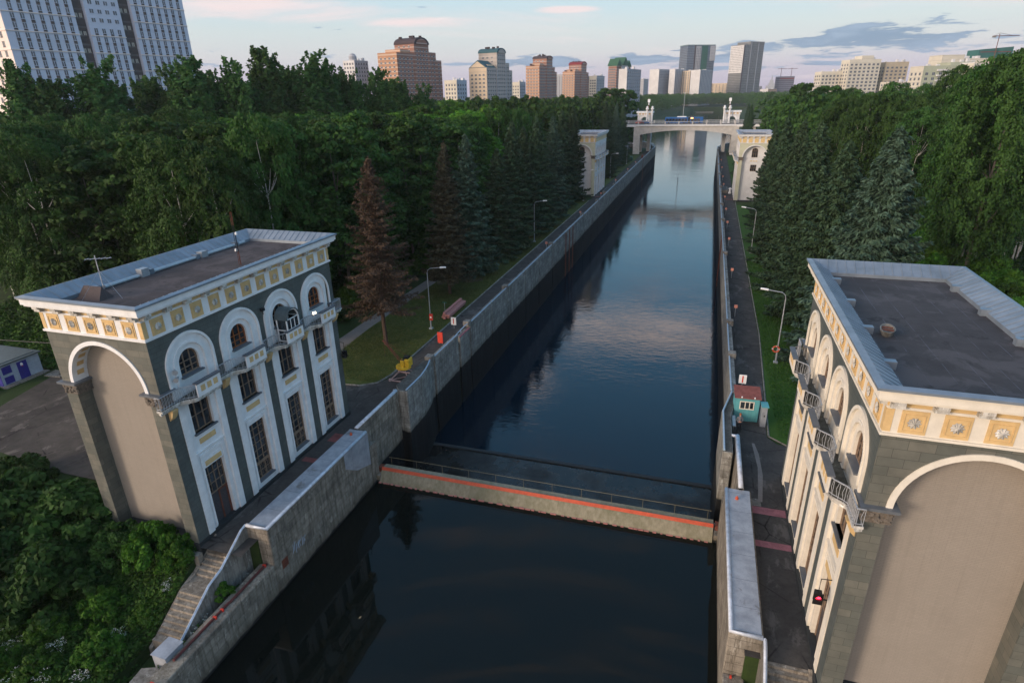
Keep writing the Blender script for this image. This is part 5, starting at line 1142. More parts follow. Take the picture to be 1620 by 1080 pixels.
# stepped brick blocks
def stepped(xy, L, W, hs, label, wl, wr, roof, ang=12.8, seed=1, dome=True):
    t = block(xy, ang, label); hb, he, hd, hr, hf = hs
    bx(t, 0, .36*L, 0, W, 0, hb, wl, 'wing'); bx(t, .36*L, .68*L, -.6, W, 0, he, wr, 'central_tower')
    bx(t, .68*L, .86*L, .4, W, 0, hr, wr); bx(t, .86*L, L, 1.0, W-1, 0, hf, wr); bx(t, .05, .355*L, -.1, 0, 0, hb-.1, wr, 'side_sheet'); bx(t, .12*L, .30*L, 2, W-2, hb, hb+2.4, wl, 'penthouse')  # thin sheet on the wing's right side only carries the shaded wall tone
    barrel(t, .355*L, .685*L, -1.2, W+.5, he, hd-he, roof); barrel(t, .40*L, .64*L, -1.3, -1.15, he, (hd-he)*.75, wr)
    clutter(t, .38*L, .6*L, 1, W-2, hd-.6, seed, BRR); clutter(t, .0*L, .3*L, 1, W-2, hb, seed+1, BRR)
    wm = wmesh('window', 1.7, 1.4, DARKW, WHT)
    sp = face_r(.02*L, .34*L, 4, 8, hb-1, 2.9, -.1)+face_r(.385*L, .66*L, 4, 8, he-.5, 2.9, -.6)+face_r(.69*L, .85*L, 2, 8, hr-.6, 2.9, .4)+face_r(.87*L, .99*L, 1, 8, hf-.6, 2.9, 1.0)
    sp += face_l(1, W-1, 4, 8, hb-2.5, 2.9)+face_l(2, W-2, 3, hb+.4, he, 2.9, .36*L); put_windows(t, wm, sp)
    for k, (xa, xb) in enumerate(((.345*L, .375*L), (.665*L, .695*L), (.845*L, .87*L))):
        b = MB(); b.box(xa, xb, -.9 if k < 2 else .1, .2, 0, (hb, hr, hf)[k]-1.5); b.build('pilaster_strip', ORB2 if wl is not CRM else GRY, t)
    return t
stepped((-225.3, 441.9), 56.4, 18.4, (57, 63.5, 68.5, 58.5, 53.1), 'largest orange brick apartment block with a dark arched roof', ORB, ORB2, BRR, seed=1)
t = stepped((-172.8, 490.5), 42.1, 16.8, (46.7, 57.9, 61.5, 50.8, 45.4), 'cream stepped apartment block with a teal arched roof', CRM, mk_wall('shaded_cream_cladding', (.36, .33, .31), .15, (2.9, .2, (.46, .42, .38))), TLR, seed=3)  # grey-cream is the cream with the right-hand shade put into the colour
b = MB(); b.add([(0, 0, 46.7), (0, 16.8, 46.7), (0, 8.4, 52.2), (15, 0, 46.7), (15, 16.8, 46.7), (15, 8.4, 52.2)], [(0, 1, 2), (3, 5, 4), (0, 2, 5, 3), (1, 4, 5, 2)]); b.build('gable_roof', TLR, t)
b = MB(); b.add([(-.1, 1.2, 47), (-.1, 15.6, 47), (-.1, 8.4, 51.4)], [(0, 1, 2)]); b.build('gable_wall', CRM, t)
stepped((-176.7, 667), 43.6, 15.9, (54, 61.1, 64.2, 53.4, 48.6), 'orange brick apartment block with a near-black arched roof, middle of three brick ones', ORB, ORB2, BRR, seed=5)
stepped((-169.4, 812.5), 52.1, 16.7, (52, 60.2, 64, 51.3, 46.9), 'orange brick apartment block with a dark red arched roof', ORB, ORB2, RDR, seed=7)
# green gabled block
t = block((-114.1, 791.8), 12.8, 'tall red and white apartment block with green gabled roofs')
bx(t, 0, 48.5, 0, 10.5, 0, 56, ORB2); bx(t, 14, 34, -1.5, 11, 0, 58, WHT, 'central_bay')
b = MB()
for x0, x1, y0, z0, z1 in ((-1, 15, -1, 56, 64), (13, 35, -2.5, 57, 66), (33, 49.5, -1, 56, 63)):
    b.add([(x0, y0, z0), (x1, y0, z0), ((x0+x1)/2, y0, z1), (x0, 11.5, z0), (x1, 11.5, z0), ((x0+x1)/2, 11.5, z1)], [(0, 1, 2), (3, 5, 4), (0, 2, 5, 3), (1, 4, 5, 2)])
b.build('gabled_roof', GRR, t)
put_windows(t, wmesh('window', 2.4, 1.5, DARKW, WHT), face_r(1, 13, 2, 10, 55, 2.9)+face_r(15, 33, 4, 10, 57, 2.9, -1.5)+face_r(35, 48, 2, 10, 55, 2.9)+face_l(1, 10, 3, 10, 55, 2.9))
def slab(xy, L, W, h, ang, label, wl, wr, n, dz=2.8, nl=0, ww=2.2, wh=1.35, frame=None, cat='apartment block'):
    t = block(xy, ang, label, cat); bx(t, 0, L, 0, W, 0, h, wr, 'wall'); bx(t, -.1, 0, 0, W, 0, h, wl, 'end_wall')
    clutter(t, .1*L, .9*L, 0, W*.6, h, int(L*7), WHT)
    sp = face_r(.4, L-.4, n, 10, h-1, dz)+(face_l(.5, W-.5, nl, 10, h-1, dz, -.1) if nl else []); put_windows(t, wmesh('window', ww, wh, DARKW, frame or GRY), sp); return t
slab((-71.1, 555.5), 35.3, 7.3, 44.8, 12.8, 'white ended slab block in front of the green gabled block', WHT, GRY, 7)
slab((-103, 1272), 46, 20, 65.5, 25, 'leftmost grey slab block of the group beside the dark blue tower', WHT, GRY, 12)
slab((-74, 1283), 38, 12, 65, 25, 'middle grey slab block with a narrow white end below the dark blue tower', WHT, GRY, 6)
slab((-28, 1276), 50, 19, 62.5, 25, 'right-hand grey slab block with the widest white end beside the dark blue tower', WHT, GRY, 8)
slab((-47, 1300), 16, 16, 62, 25, 'narrow cream block squeezed between the grey slabs', CRM, CRM, 3, nl=3)
t = block((-60, 1420), 60, 'dark blue glass tower with a green vertical strip', 'tower block', 'tower_block')
bx(t, 0, 62, 0, 34, 0, 113, DGL, 'wall'); bx(t, 32, 45, -.8, 0, 0, 112, GNS, 'green_strip'); bx(t, 15.5, 18, -.5, 0, 0, 113, BRR, 'dark_strip'); bx(t, -.3, 62.3, -.3, 34.3, 113, 114, GNS, 'roof_edge'); bx(t, 51, 62.8, -1, 9, 84, 112, GRY, 'corner_bay'); bx(t, 19, 30, -.6, 0, 0, 111, GRY, 'pale_bay')
put_windows(t, wmesh('window', 1.5, 2.0, DARKW, GRY), face_r(1, 15, 4, 62, 111, 3.1)+face_r(19.3, 29.7, 3, 62, 110, 3.1, -.6)+face_l(1, 33, 8, 62, 111, 3.1))
t = block((48, 1399), 45, 'grey unfinished concrete tower with its white clad corner, tallest on the right of the canal', 'tower block', 'tower_block')
bx(t, 0, 55.5, 0, 34, 0, 109, CON, 'wall'); bx(t, 17, 55.8, -.2, 34, 109, 115, CON, 'top_storey'); bx(t, -.25, 0, 0, 34, 58, 108, WHT, 'cladding'); bx(t, 1, 3, -.4, 0, 5, 108, BRR, 'hoist_shaft'); bx(t, 19, 21, -.4, 0, 5, 113, GRY, 'pier'); bx(t, 39, 41, -.4, 0, 5, 113, GRY, 'pier')
put_windows(t, wmesh('window', 1.5, 1.6, DARKW, WHT), face_l(1, 33, 9, 60, 107, 3.1, -.25)+face_r(3.5, 55, 14, 62, 112, 3.1))
t = block((129.1, 1494.4), 72, 'small dark concrete frame under construction on the right horizon with cranes', 'building', 'building_frame'); bx(t, 0, 32, 0, 20, 0, 51, mk_wall('dark_frame', (.11, .11, .15), .2, (4, .4, (.18, .18, .22))), 'frame')
bx(t, 1, 31, -.5, 0, 46, 48, RDR, 'safety_net')
for xx in (4, 26): b = MB(); b.tube([(xx, 5, 50), (xx, 5, 68)], .5, 4); b.tube([(xx-8, 5, 66), (xx+12, 5, 66)], .4, 4); b.build('tower_crane', MAT['rust'], t)
t = empty('spired_building', (191, 2492, 0), 0, 'tiny pointed skyscraper silhouette on the horizon right of the canal', 'building')
for w_, z0, z1 in ((17, 0, 38), (10, 38, 47), (6, 47, 56)): bx(t, -w_, w_, -w_, w_, z0, z1, GRY, 'tier')
b = MB(); b.tube([(0, 0, 56), (0, 0, 74)], 3, 6, .3); b.build('spire', GRY, t)
slab((88.6, 633.8), 20, 12, 40.3, 72, 'lowest and leftmost of the cream blocks above the right-hand trees', LCR, LCR, 6, nl=3, ww=1.7)
t = slab((109.0, 630.7), 27, 14, 49.1, 72, 'cream balconied block, middle and tallest of the cream group on the right', LCR, LCR, 7, nl=3, ww=1.9); bx(t, 10, 20, 0, 12, 49.1, 52, LCR, 'penthouse')
slab((140.1, 645.0), 20, 14, 46.8, 72, 'cream block with brown windows at the right end of the cream group', mk_wall('sand_panels', (.42, .36, .27), .15), mk_wall('sand_panels', (.42, .36, .27), .15), 5, nl=3, ww=1.8)
slab((132, 585.3), 46, 12, 30.6, 72, 'long low cream block between the cream group and the pale green block', LCR, PKW, 14, nl=3, ww=1.3)
t = slab((119.5, 454.6), 38, 13, 38.2, 72, 'pale green block with stacked white balconies on the right', LCR, GRN, 9, nl=3, ww=1.6)
for k in range(9): bx(t, 8.2, 14.5, -1.0, 0, 12+k*2.9, 13+k*2.9, WHT, 'balcony')
t = slab((151, 539), 36, 13, 44.5, 72, 'cream topped block rising behind the pale green block', LCR, LCR, 9, ww=1.3); bx(t, 0, 16, -1, 13, 41, 47, LCR, 'penthouse')
slab((140.5, 480.0), 22, 13, 40.6, 72, 'grey-green block between the pale green block and the blank white wall', GRN, GRN, 5, ww=1.4)
t = block((146.1, 457.2), 72, 'blank white-walled block on the right in front of the netted tower'); bx(t, 0, 14.5, 0, 12, 0, 39.6, WHT, 'wall'); bx(t, 0, 14.5, -.05, 0, 38.8, 40.2, LCR, 'parapet'); bx(t, -.1, 0, 0, 12, 0, 39, LCR, 'end_wall')
t = block((275, 857), 72, 'dark teal netted tower under construction near the right edge', 'tower block', 'tower_block')
b = MB(); b.add([(0, 0, 0), (38, 0, 0), (38, 18, 0), (0, 18, 0), (0, 0, 63), (38, 0, 65.5), (38, 18, 65.5), (0, 18, 63)], [(0, 1, 5, 4), (1, 2, 6, 5), (2, 3, 7, 6), (3, 0, 4, 7), (4, 5, 6, 7)]); b.build('netting', GNT, t); bx(t, 2, 36, -.4, 0, 60.2, 60.8, RDR, 'safety_net'); bx(t, 20, 21, -.4, 0, 20, 62, GNS, 'hoist_shaft')
t = empty('tower_crane', (291, 858, 0), R_(18), 'thin tower crane standing over the teal netted tower', 'crane'); b = MB(); b.tube([(0, 0, 40), (0, 0, 78)], .45, 4); b.build('mast', MAT['rust'], t); b = MB(); b.tube([(-7, 0, 76), (22, 0, 76)], .35, 4); b.tube([(-6, 0, 76), (0, 0, 79), (15, 0, 76)], .15, 4); b.build('jib', MAT['rust'], t); b = MB(); b.box(-7, -4, -1, 1, 74.5, 76); b.build('counterweight', MAT['conc_dry'], t)
t = slab((-264.4, 447.8), 15, 12, 53, 12.8, 'white slender block with a round roof turret, left of the largest brick block', WHT, GRY, 5, nl=4, ww=1.5); b = MB(); b.lathe([(3, 53), (3, 56), (2, 57.5), (.4, 58.2)], (5, 6, 0), 10); b.build('turret', GRY, t)
slab((-180.1, 444.9), 13, 11, 37.2, 12.8, 'low cream block between the largest brick block and the cream stepped block', LCR, mk_wall('blue_grey_panels', (.33, .38, .45)), 4, nl=4, ww=1.3)
slab((-185.1, 623.1), 12, 9, 38, 12.8, 'low white block just right of the cream stepped block', LCR, GRY, 4, nl=3, ww=1.4)
slab((-128.6, 738.9), 24, 9, 44.5, 12.8, 'white banded block between the dark red roofed block and the green gabled block', LCR, GRY, 5, nl=3, ww=1.8)
t = slab((34, 1420), 42, 54, 40, 40, 'low cream building left of the grey unfinished tower', CRM, GRY, 6, nl=6, ww=2)
slab((99, 1350), 27, 18, 27, 40, 'low red and white building right of the grey unfinished tower', WHT, ORB, 3, nl=3)
slab((-175.2, 984.5), 24, 14, 46.9, 30, 'distant orange topped block between two brick blocks', CRM, ORB, 4, nl=3)
slab((-285.9, 1268), 9, 30, 61, 12.8, 'distant grey block low behind the middle brick block', GRY, GRY, 3, nl=5)
slab((-122.4, 1193.7), 26, 10, 48, 12.8, 'distant grey-blue block left of the grey slabs', GRY, GRY, 4)
slab((190.5, 1789.9), 90, 14, 32, 72, 'distant low grey block right of the concrete frame', GRY, LCR, 12)
slab((60, 1500), 40, 14, 33, 72, 'distant low block left of the pointed skyscraper', GRY, GRY, 6)
#CITY_END
#TREES_BEGIN
# ================================================================== vegetation
def quads_mesh(name, cen, nrm, upv, sx, sy, mat, rs):
    n = len(cen); nrm = nrm/np.maximum(np.linalg.norm(nrm, axis=1, keepdims=True), 1e-6)
    a = np.cross(upv, nrm); a /= np.maximum(np.linalg.norm(a, axis=1, keepdims=True), 1e-6); b = np.cross(nrm, a)
    sx = np.asarray(sx)[:, None]*np.ones((n, 1)) if np.ndim(sx) else np.full((n, 1), sx); sy = np.asarray(sy)[:, None]*np.ones((n, 1)) if np.ndim(sy) else np.full((n, 1), sy)
    bend = nrm*(sx*.25)
    v = np.stack([cen-b*sy, cen+a*sx*.75-b*sy*.1+bend, cen+b*sy, cen-a*sx*.75+b*sy*.15+bend], 1).reshape(-1, 3)
    me = bpy.data.meshes.new(name); me.vertices.add(4*n); me.vertices.foreach_set('co', v.astype(np.float32).ravel())
    me.loops.add(4*n); me.loops.foreach_set('vertex_index', np.arange(4*n, dtype=np.int32)); me.polygons.add(n)
    me.polygons.foreach_set('loop_start', np.arange(0, 4*n, 4, dtype=np.int32)); me.polygons.foreach_set('loop_total', np.full(n, 4, dtype=np.int32))
    me.materials.append(mat); me.update(calc_edges=True); return me
def rnd_dir(rs, n):
    d = rs.normal(size=(n, 3)); return d/np.linalg.norm(d, axis=1, keepdims=True)
def broad_crown(name, seed, mat, H=24, base=5, R=4.9, ncl=120, per=75, leaf=.23, top=1.0):
    rs = np.random.RandomState(seed); cen = []; nr = []
    k = 0
    while k < ncl:
        z = rs.uniform(0, 1); prof = math.sin(math.pi*min(1, (z*.80+.16)))**.5*(1-.12*z); th = rs.uniform(0, 6.283); q = rs.uniform(.35, 1)**.5
        r = R*prof*q; c = np.array([r*math.cos(th), r*math.sin(th), base+(H-base)*z*.95]); cr = rs.uniform(.8, 1.55)*(1.15-.4*z)
        d = rnd_dir(rs, per); d[:, 2] = np.abs(d[:, 2])*.9-.25+rs.uniform(-.2, .2, per); d /= np.linalg.norm(d, axis=1, keepdims=True)
        cen.append(c+d*cr*rs.uniform(.55, 1.12, (per, 1))*np.array([1, 1, .75])); nr.append(d+rs.normal(size=(per, 3))*.55); k += 1
    cen = np.concatenate(cen); nr = np.concatenate(nr); n = len(cen); return quads_mesh(name, cen, nr, rnd_dir(rs, n), leaf*rs.uniform(.6, 1.4, n), leaf*rs.uniform(.8, 1.6, n), mat, rs)
def birch_crown(name, seed, mat, H=24.5, base=3, R=4.3, ncl=62, leaf=.125):
    rs = np.random.RandomState(seed); cen = []; nr = []
    for k in range(ncl):                    # each bough carries a dome of twigs with a hanging curtain
        z = ((k+rs.uniform(.1, .9))/ncl)**.85; prof = (1-z**4.5)**.5*(.70+.30*z)+.05; th = k*2.4+rs.uniform(-.5, .5); r = R*prof*rs.uniform(.55, 1.0)**.5*(1+.18*math.sin(3*th+seed)); zt = base+(H-base)*(.14+.86*z)
        bx_, by_ = r*math.cos(th), r*math.sin(th); cr = rs.uniform(.8, 1.5)*(1.15-.3*z)
        for _ in range(12):
            a2 = rs.uniform(0, 6.283); q = cr*rs.uniform(.1, 1)**.6; ox, oy = bx_+q*math.cos(a2), by_+q*math.sin(a2); top = zt+.55*(1-(q/cr)**2)+rs.uniform(-.15, .15)
            ln = rs.uniform(.6, 2.6)*(1.15-.5*z); m_ = int(11+ln*9); t = np.linspace(0, 1, m_)[:, None]; o = np.array([[math.cos(a2)*.5+math.cos(th)*.7, math.sin(a2)*.5+math.sin(th)*.7, 0]])
            p = np.array([[ox, oy, top]])+o*.45*np.sin(t*1.8)-np.array([[0, 0, 1]])*(ln*t**1.3)+rs.normal(size=(m_, 3))*np.array([.15, .15, .1])
            cen.append(p); nr.append(o+rs.normal(size=(m_, 3))*.55+np.array([[0, 0, .6]])*(1-t))
        d = rnd_dir(rs, 46); d[:, 2] = np.abs(d[:, 2]); cen.append(np.array([bx_, by_, zt])+d*cr*rs.uniform(.4, 1.0, (46, 1))*np.array([1, 1, .6])); nr.append(d+rs.normal(size=(46, 3))*.4)
    cen = np.concatenate(cen); nr = np.concatenate(nr); n = len(cen); u = np.tile([[0, 0, 1.]], (n, 1))+rs.normal(size=(n, 3))*.45
    return quads_mesh(name, cen, nr, u, leaf*rs.uniform(.6, 1.3, n), leaf*rs.uniform(1.0, 2.0, n), mat, rs)
def poplar_crown(name, seed, mat, H=34, base=9, R=4.0, leaf=.26):
    rs = np.random.RandomState(seed); cen = []; nr = []; stems = [(rs.uniform(0, 1.6), rs.uniform(0, 6.28), rs.uniform(.78, 1.0)) for _ in range(7)]
    for k in range(520):
        r0, th0, hh = stems[k % 7]; z = rs.uniform(0, 1); zz = base+(H*hh-base)*z; prof = math.sin(math.pi*min(1, z*.80+.16))**.55
        th = rs.uniform(0, 6.283); r = R*.78*prof*rs.uniform(.2, 1); c = np.array([r0*1.3*z*math.cos(th0)+r*math.cos(th), r0*1.3*z*math.sin(th0)+r*math.sin(th), zz])
        m_ = 34; t = rs.uniform(0, 1, (m_, 1)); o = np.array([[math.cos(th)*.45, math.sin(th)*.45, 1.0]]); cen.append(c+o*t*1.9+rs.normal(size=(m_, 3))*.33*(1.15-t)); nr.append(np.array([[math.cos(th), math.sin(th), .3]])+rs.normal(size=(m_, 3))*.7)
    cen = np.concatenate(cen); nr = np.concatenate(nr); n = len(cen); return quads_mesh(name, cen, nr, rnd_dir(rs, n), leaf*rs.uniform(.6, 1.3, n), leaf*rs.uniform(.9, 1.7, n), mat, rs)
def spruce_crown(name, seed, mat, H=22, R=3.9, sparse=1.0, leaf=.12, base=1.6):
    rs = np.random.RandomState(seed); cen = []; nr = []; upv = []; z = base; lean = rs.uniform(-.25, .25, 2)
    while z < H-.1:
        f = (z-base)/(H-base); L = R*(1-f)**.80*(.80+.34*rs.rand())+.12; nb = int(6+5*(1-f)) if sparse >= .9 else 7
        for k in range(nb):
            th = 6.283*(k+rs.uniform(-.4, .4))/nb+z*2.1; l = L*rs.uniform(.55, 1.12); zz = z+rs.uniform(-.16, .16); m_ = max(5, int(l*11*sparse)); t = np.linspace(.10, 1, m_)[:, None]
            o = np.array([[math.cos(th), math.sin(th), 0]]); s_ = np.array([[-math.sin(th), math.cos(th), 0]])
            droop = -.50*l*t+.40*l*t**2.2+max(-.2, f-.35)*.6*l*t; c = o*l*t+np.array([[lean[0]*f, lean[1]*f, zz]])+np.array([[0, 0, 1]])*droop
            for side, reps in ((-1, 2), (0, 3), (1, 2)):
                wd = .36*l*(1-t*.85)*abs(side)
                for _ in range(reps):
                    p = c+s_*side*wd*rs.uniform(.2, 1, (m_, 1))+rs.normal(size=(m_, 3))*.06-np.array([[0, 0, 1]])*rs.uniform(0, .30, (m_, 1))*(1-.5*t)
                    cen.append(p); nr.append(np.array([[0, 0, .7]])+o*.5+rs.normal(size=(m_, 3))*.5); upv.append(np.tile(o, (m_, 1))*1.2+s_*side*.7-np.array([[0, 0, .35]])+rs.normal(size=(m_, 3))*.25)
        z += (.46 if sparse >= .9 else .5)*(1-.35*f)
    for zz in np.arange(H-1.2, H+.25, .07): cen.append(np.array([[lean[0], lean[1], zz]])+rs.normal(size=(3, 3))*.05); nr.append(rnd_dir(rs, 3)); upv.append(np.tile([[0, 0, 1.]], (3, 1)))
    cen = np.concatenate(cen); nr = np.concatenate(nr); upv = np.concatenate(upv); n = len(cen)
    return quads_mesh(name, cen, nr, upv, leaf*rs.uniform(.5, 1.1, n), leaf*rs.uniform(1.2, 2.4, n), mat, rs)
def bush_crown(name, seed, mat, R=2.0, H=2.6, leaf=.11, ncl=46, per=130):
    rs = np.random.RandomState(seed); cen = []; nr = []
    for k in range(ncl):
        th = rs.uniform(0, 6.283); q = rs.uniform(0, 1)**.5; r = R*q; z = H*(1-q**2)**.5*rs.uniform(.45, 1); c = np.array([r*math.cos(th), r*math.sin(th), z]); d = rnd_dir(rs, per); d[:, 2] = np.abs(d[:, 2])-.1
        cen.append(c+d*rs.uniform(.25, .6)*rs.uniform(.6, 1.1, (per, 1))); nr.append(d+rs.normal(size=(per, 3))*.5)
    cen = np.concatenate(cen); nr = np.concatenate(nr); n = len(cen); return quads_mesh(name, cen, nr, rnd_dir(rs, n), leaf*rs.uniform(.6, 1.3, n), leaf*rs.uniform(.9, 1.6, n), mat, rs)
def trunk_mesh(name, mat, H, r, seed, limbs=6, up_=True):
    b = MB(); rs = random.Random(seed); pts = [(0, 0, -.4)]; x = y = 0
    for k in range(1, 8): x += rs.uniform(-.16, .16); y += rs.uniform(-.16, .16); pts.append((x, y, H*.92*k/7))
    b.tube(pts, r, 7, r*.15)
    for k in range(limbs):
        i = rs.randint(2, 5); p = Vector(pts[i]); a = rs.uniform(0, 6.28); l = rs.uniform(2, 4.2); d = Vector((math.cos(a), math.sin(a), rs.uniform(.8, 1.8) if up_ else .0)).normalized()
        b.tube([p, p+d*l*.5+Vector((0, 0, .2)), p+d*l+Vector((0, 0, .9))], r*.42, 5, r*.08)
    me = bpy.data.meshes.new(name); me.from_pydata(b.v, [], b.f); me.materials.append(mat); return me
def tree(name, crown, trunk, loc, rz, s, label, cat='tree', group=None):
    t = empty(name, loc, rz, label, cat, group); t.scale = s if isinstance(s, tuple) else (s, s, s)
    for nm, me in (('trunk', trunk), ('crown', crown)):
        if me: o = bpy.data.objects.new(nm, me); C.objects.link(o); o.parent = t
    return t
TS = trunk_mesh('spruce_trunk', MAT['bark'], 22, .26, 1, 0); TB = [trunk_mesh('birch_trunk', MAT['birch'], 24, .17, k, 9) for k in (1, 2, 3)]; TG = [trunk_mesh('grey_trunk', MAT['barkgrey'], 23, .24, k+5, 7) for k in (1, 2)]
SP = [spruce_crown('spruce_crown', 11, MAT['needle']), spruce_crown('spruce_crown', 12, MAT['needle_blue']), spruce_crown('spruce_crown', 13, MAT['needle'], R=3.6)]
SD = spruce_crown('spruce_crown', 14, MAT['needle_dead'], H=21, R=5.0, sparse=.62, leaf=.085, base=5.2); SHf = spruce_crown('spruce_crown', 15, MAT['needle_half'], H=21, R=4.2, sparse=.92, leaf=.10, base=3.2)
SRB = [spruce_crown('spruce_crown', 21, MAT['needle_blue'], H=23, R=5.6, leaf=.15, base=.6), spruce_crown('spruce_crown', 22, MAT['needle'], H=22.5, R=6.0, leaf=.15, base=.5)]
tree('dead_spruce', SD, TS, (-33.95, 58.0, 0), .3, (1, 1, 1.0), 'brown dead spruce standing on the left lawn nearest the building', 'spruce')
tree('spruce', SHf, TS, (-34.2, 78, 0), 1.3, 1.0, 'half brown fading spruce, second tree of the left row', 'spruce')
GL = 'spruces along the left bank'
for k, (y, h, me, lb) in enumerate(((88, 21.4, 1, 'dark blue-green spruce right beside the half brown one'), (100, 18.5, 2, 'shorter dark spruce, second green one of the left row'), (107, 22.4, 0, 'pointed dark spruce in the middle of the left row'), (119, 21.0, 2, 'slightly lower spruce behind the second left street lamp'),
        (127, 22.6, 0, 'tall dark spruce just past the second left street lamp'), (139, 22.2, 1, 'bluish spruce in the farther half of the left row'), (152, 23.0, 0, 'tall spruce before the far left pale building'), (163, 23.4, 2, 'spruce touching the near end of the far left pale building'),
        (212, 24.2, 0, 'first spruce beyond the far left pale building'), (226, 22.5, 2, 'second spruce beyond the far left pale building'), (240, 23, 1, 'third spruce beyond the far left pale building'), (256, 22.8, 2, 'spruce nearest to the left bridge pier'))):
    tree('spruce', SP[me], TS, (-34.1+(k % 3-1)*.5, y, 0), k*1.7, (1.12 if k > 7 else 1.28, 1.12 if k > 7 else 1.28, h/22), lb, 'spruce', GL)
GR = 'spruces along the right bank'
for k, (x, y, h, me, s, lb) in enumerate(((16.4, 64.5, 23.2, 0, 1.22, 'big blue-tipped spruce just beyond the right building'), (17.0, 69.5, 22.8, 0, 1.12, 'second leader of the blue-tipped spruce pair beyond the right building'), (15.2, 79, 21.5, 1, 1.12, 'darker spruce behind the blue-tipped pair on the right'), (14.0, 92, 23.0, 1, 1.08, 'tall dark spruce in the middle of the right row'),
        (13.6, 107, 22.5, 1, 1.0, 'dark spruce right of the second right street lamp'), (13.2, 124, 22.5, 1, .92, 'spruce near the far right pale building'), (13.0, 143, 20, 1, .72, 'last spruce before the far right pale building'), (11.6, 212, 22.8, 1, .6, 'first spruce beyond the far right pale building'), (11.6, 228, 22.5, 0, .55, 'second spruce beyond the far right pale building'), (12, 243, 22, 1, .5, 'spruce nearest to the right bridge end'))):
    tree('spruce', SRB[me], TS, (x, y, 0), k*2.3+.4, (s, s, h/22.8), lb, 'spruce', GR)
# woods
CB = [birch_crown('birch_crown', s, MAT['leaf_birch']) for s in (1, 2, 3, 4)]; CRt = [birch_crown('birch_crown', s, MAT['leaf_right'], R=4.4, ncl=70) for s in (5, 6, 7)]
CG = [broad_crown('leafy_crown', s, MAT['leaf_bright']) for s in (1, 2)]; CD = [broad_crown('leafy_crown', s, MAT['leaf_birch']) for s in (3, 4)]; CP = [poplar_crown('poplar_crown', s, MAT['leaf_poplar']) for s in (1, 2, 3)]
rs = random.Random(42); cand = []
def visible(x, y, z=22, mx=60):
    v = cam.matrix_world.inverted() @ Vector((x, y, z))
    if v.z > -1: return False
    px = 810+FPX*v.x/-v.z; return -mx < px < 1620+mx
def in_wood(x, y):
    if x < 0:
        if y < 330: front = -44.5 if y > 62 else -47.5
        else: front = -60
        if x > front: return False
        if y < 48.5 and x > -78: return False
        if y < 30: return False
        if (x+205)*(1) < 0 and False: return False
        return True
    front = 37.5 if y < 125 else max(22, 37.5-(y-125)*.28)
    if y > 330: front = 42
    if x < front: return False
    return True
def wood(x0, x1, y0, y1, step):
    y = y0
    while y < y1:
        x = x0+(step/2 if int(y/step) % 2 else 0)
        while x < x1:
            px, py = x+rs.uniform(-.42, .42)*step, y+rs.uniform(-.42, .42)*step
            if in_wood(px, py) and visible(px, py): cand.append((px, py))
            x += step
        y += step
wood(-190, -44, 30, 330, 5.6); wood(19, 125, 38, 330, 5.6)
def inside_tower(x, y): 
    dx, dy = x+226.6, y-164.5; u = dx*.2215+dy*.975; v = -dx*.975+dy*.2215; return -5 < u < 71 and -6 < v < 26
cand = [c for c in cand if not inside_tower(*c)]
cand.sort(key=lambda c: math.hypot(c[0], c[1])); near, rest = cand[:270], cand[270:]
def kind_at(x, y):
    if x > 0: return 'R'
    n_ = math.sin(x*.055+1.3)+math.sin(y*.047+.6)+.5*math.sin((x+y)*.09)
    if -128 < x < -47 and 84 < y < 200 and n_ > -.55: return 'G'
    return 'G' if n_ > 1.2 else ('D' if n_ < -.9 else 'B')
for i, (x, y) in enumerate(near):
    k = kind_at(x, y); h = rs.uniform(.86, 1.06); q = rs.uniform(.9, 1.12); rz = rs.uniform(0, 6.28)
    if k == 'B': tree('birch_tree', CB[i % 4], TB[i % 3], (x, y, 0), rz, (q, q, h), 'dark green weeping birch packed into the left-hand wood', 'birch', 'birches of the left wood')
    elif k == 'G': tree('maple_tree', CG[i % 2], TG[i % 2], (x, y, 0), rz, (q*1.15, q*1.15, h*.97), 'brighter yellow-green broadleaf tree among the dark birches of the left wood', 'tree', 'bright broadleaf trees of the left wood')
    elif k == 'D': tree('broadleaf_tree', CD[i % 2], TG[i % 2], (x, y, 0), rz, (q*1.1, q*1.1, h), 'dull green full-crowned broadleaf tree within the left wood', 'tree', 'dull broadleaf trees of the left wood')
    else: tree('birch_tree', CRt[i % 3], TB[i % 3], (x, y, 0), rz, (q, q, h*(.96 if y < 110 else 1.0)), 'mid green drooping birch in the wood on the right bank', 'birch', 'birches of the right wood')
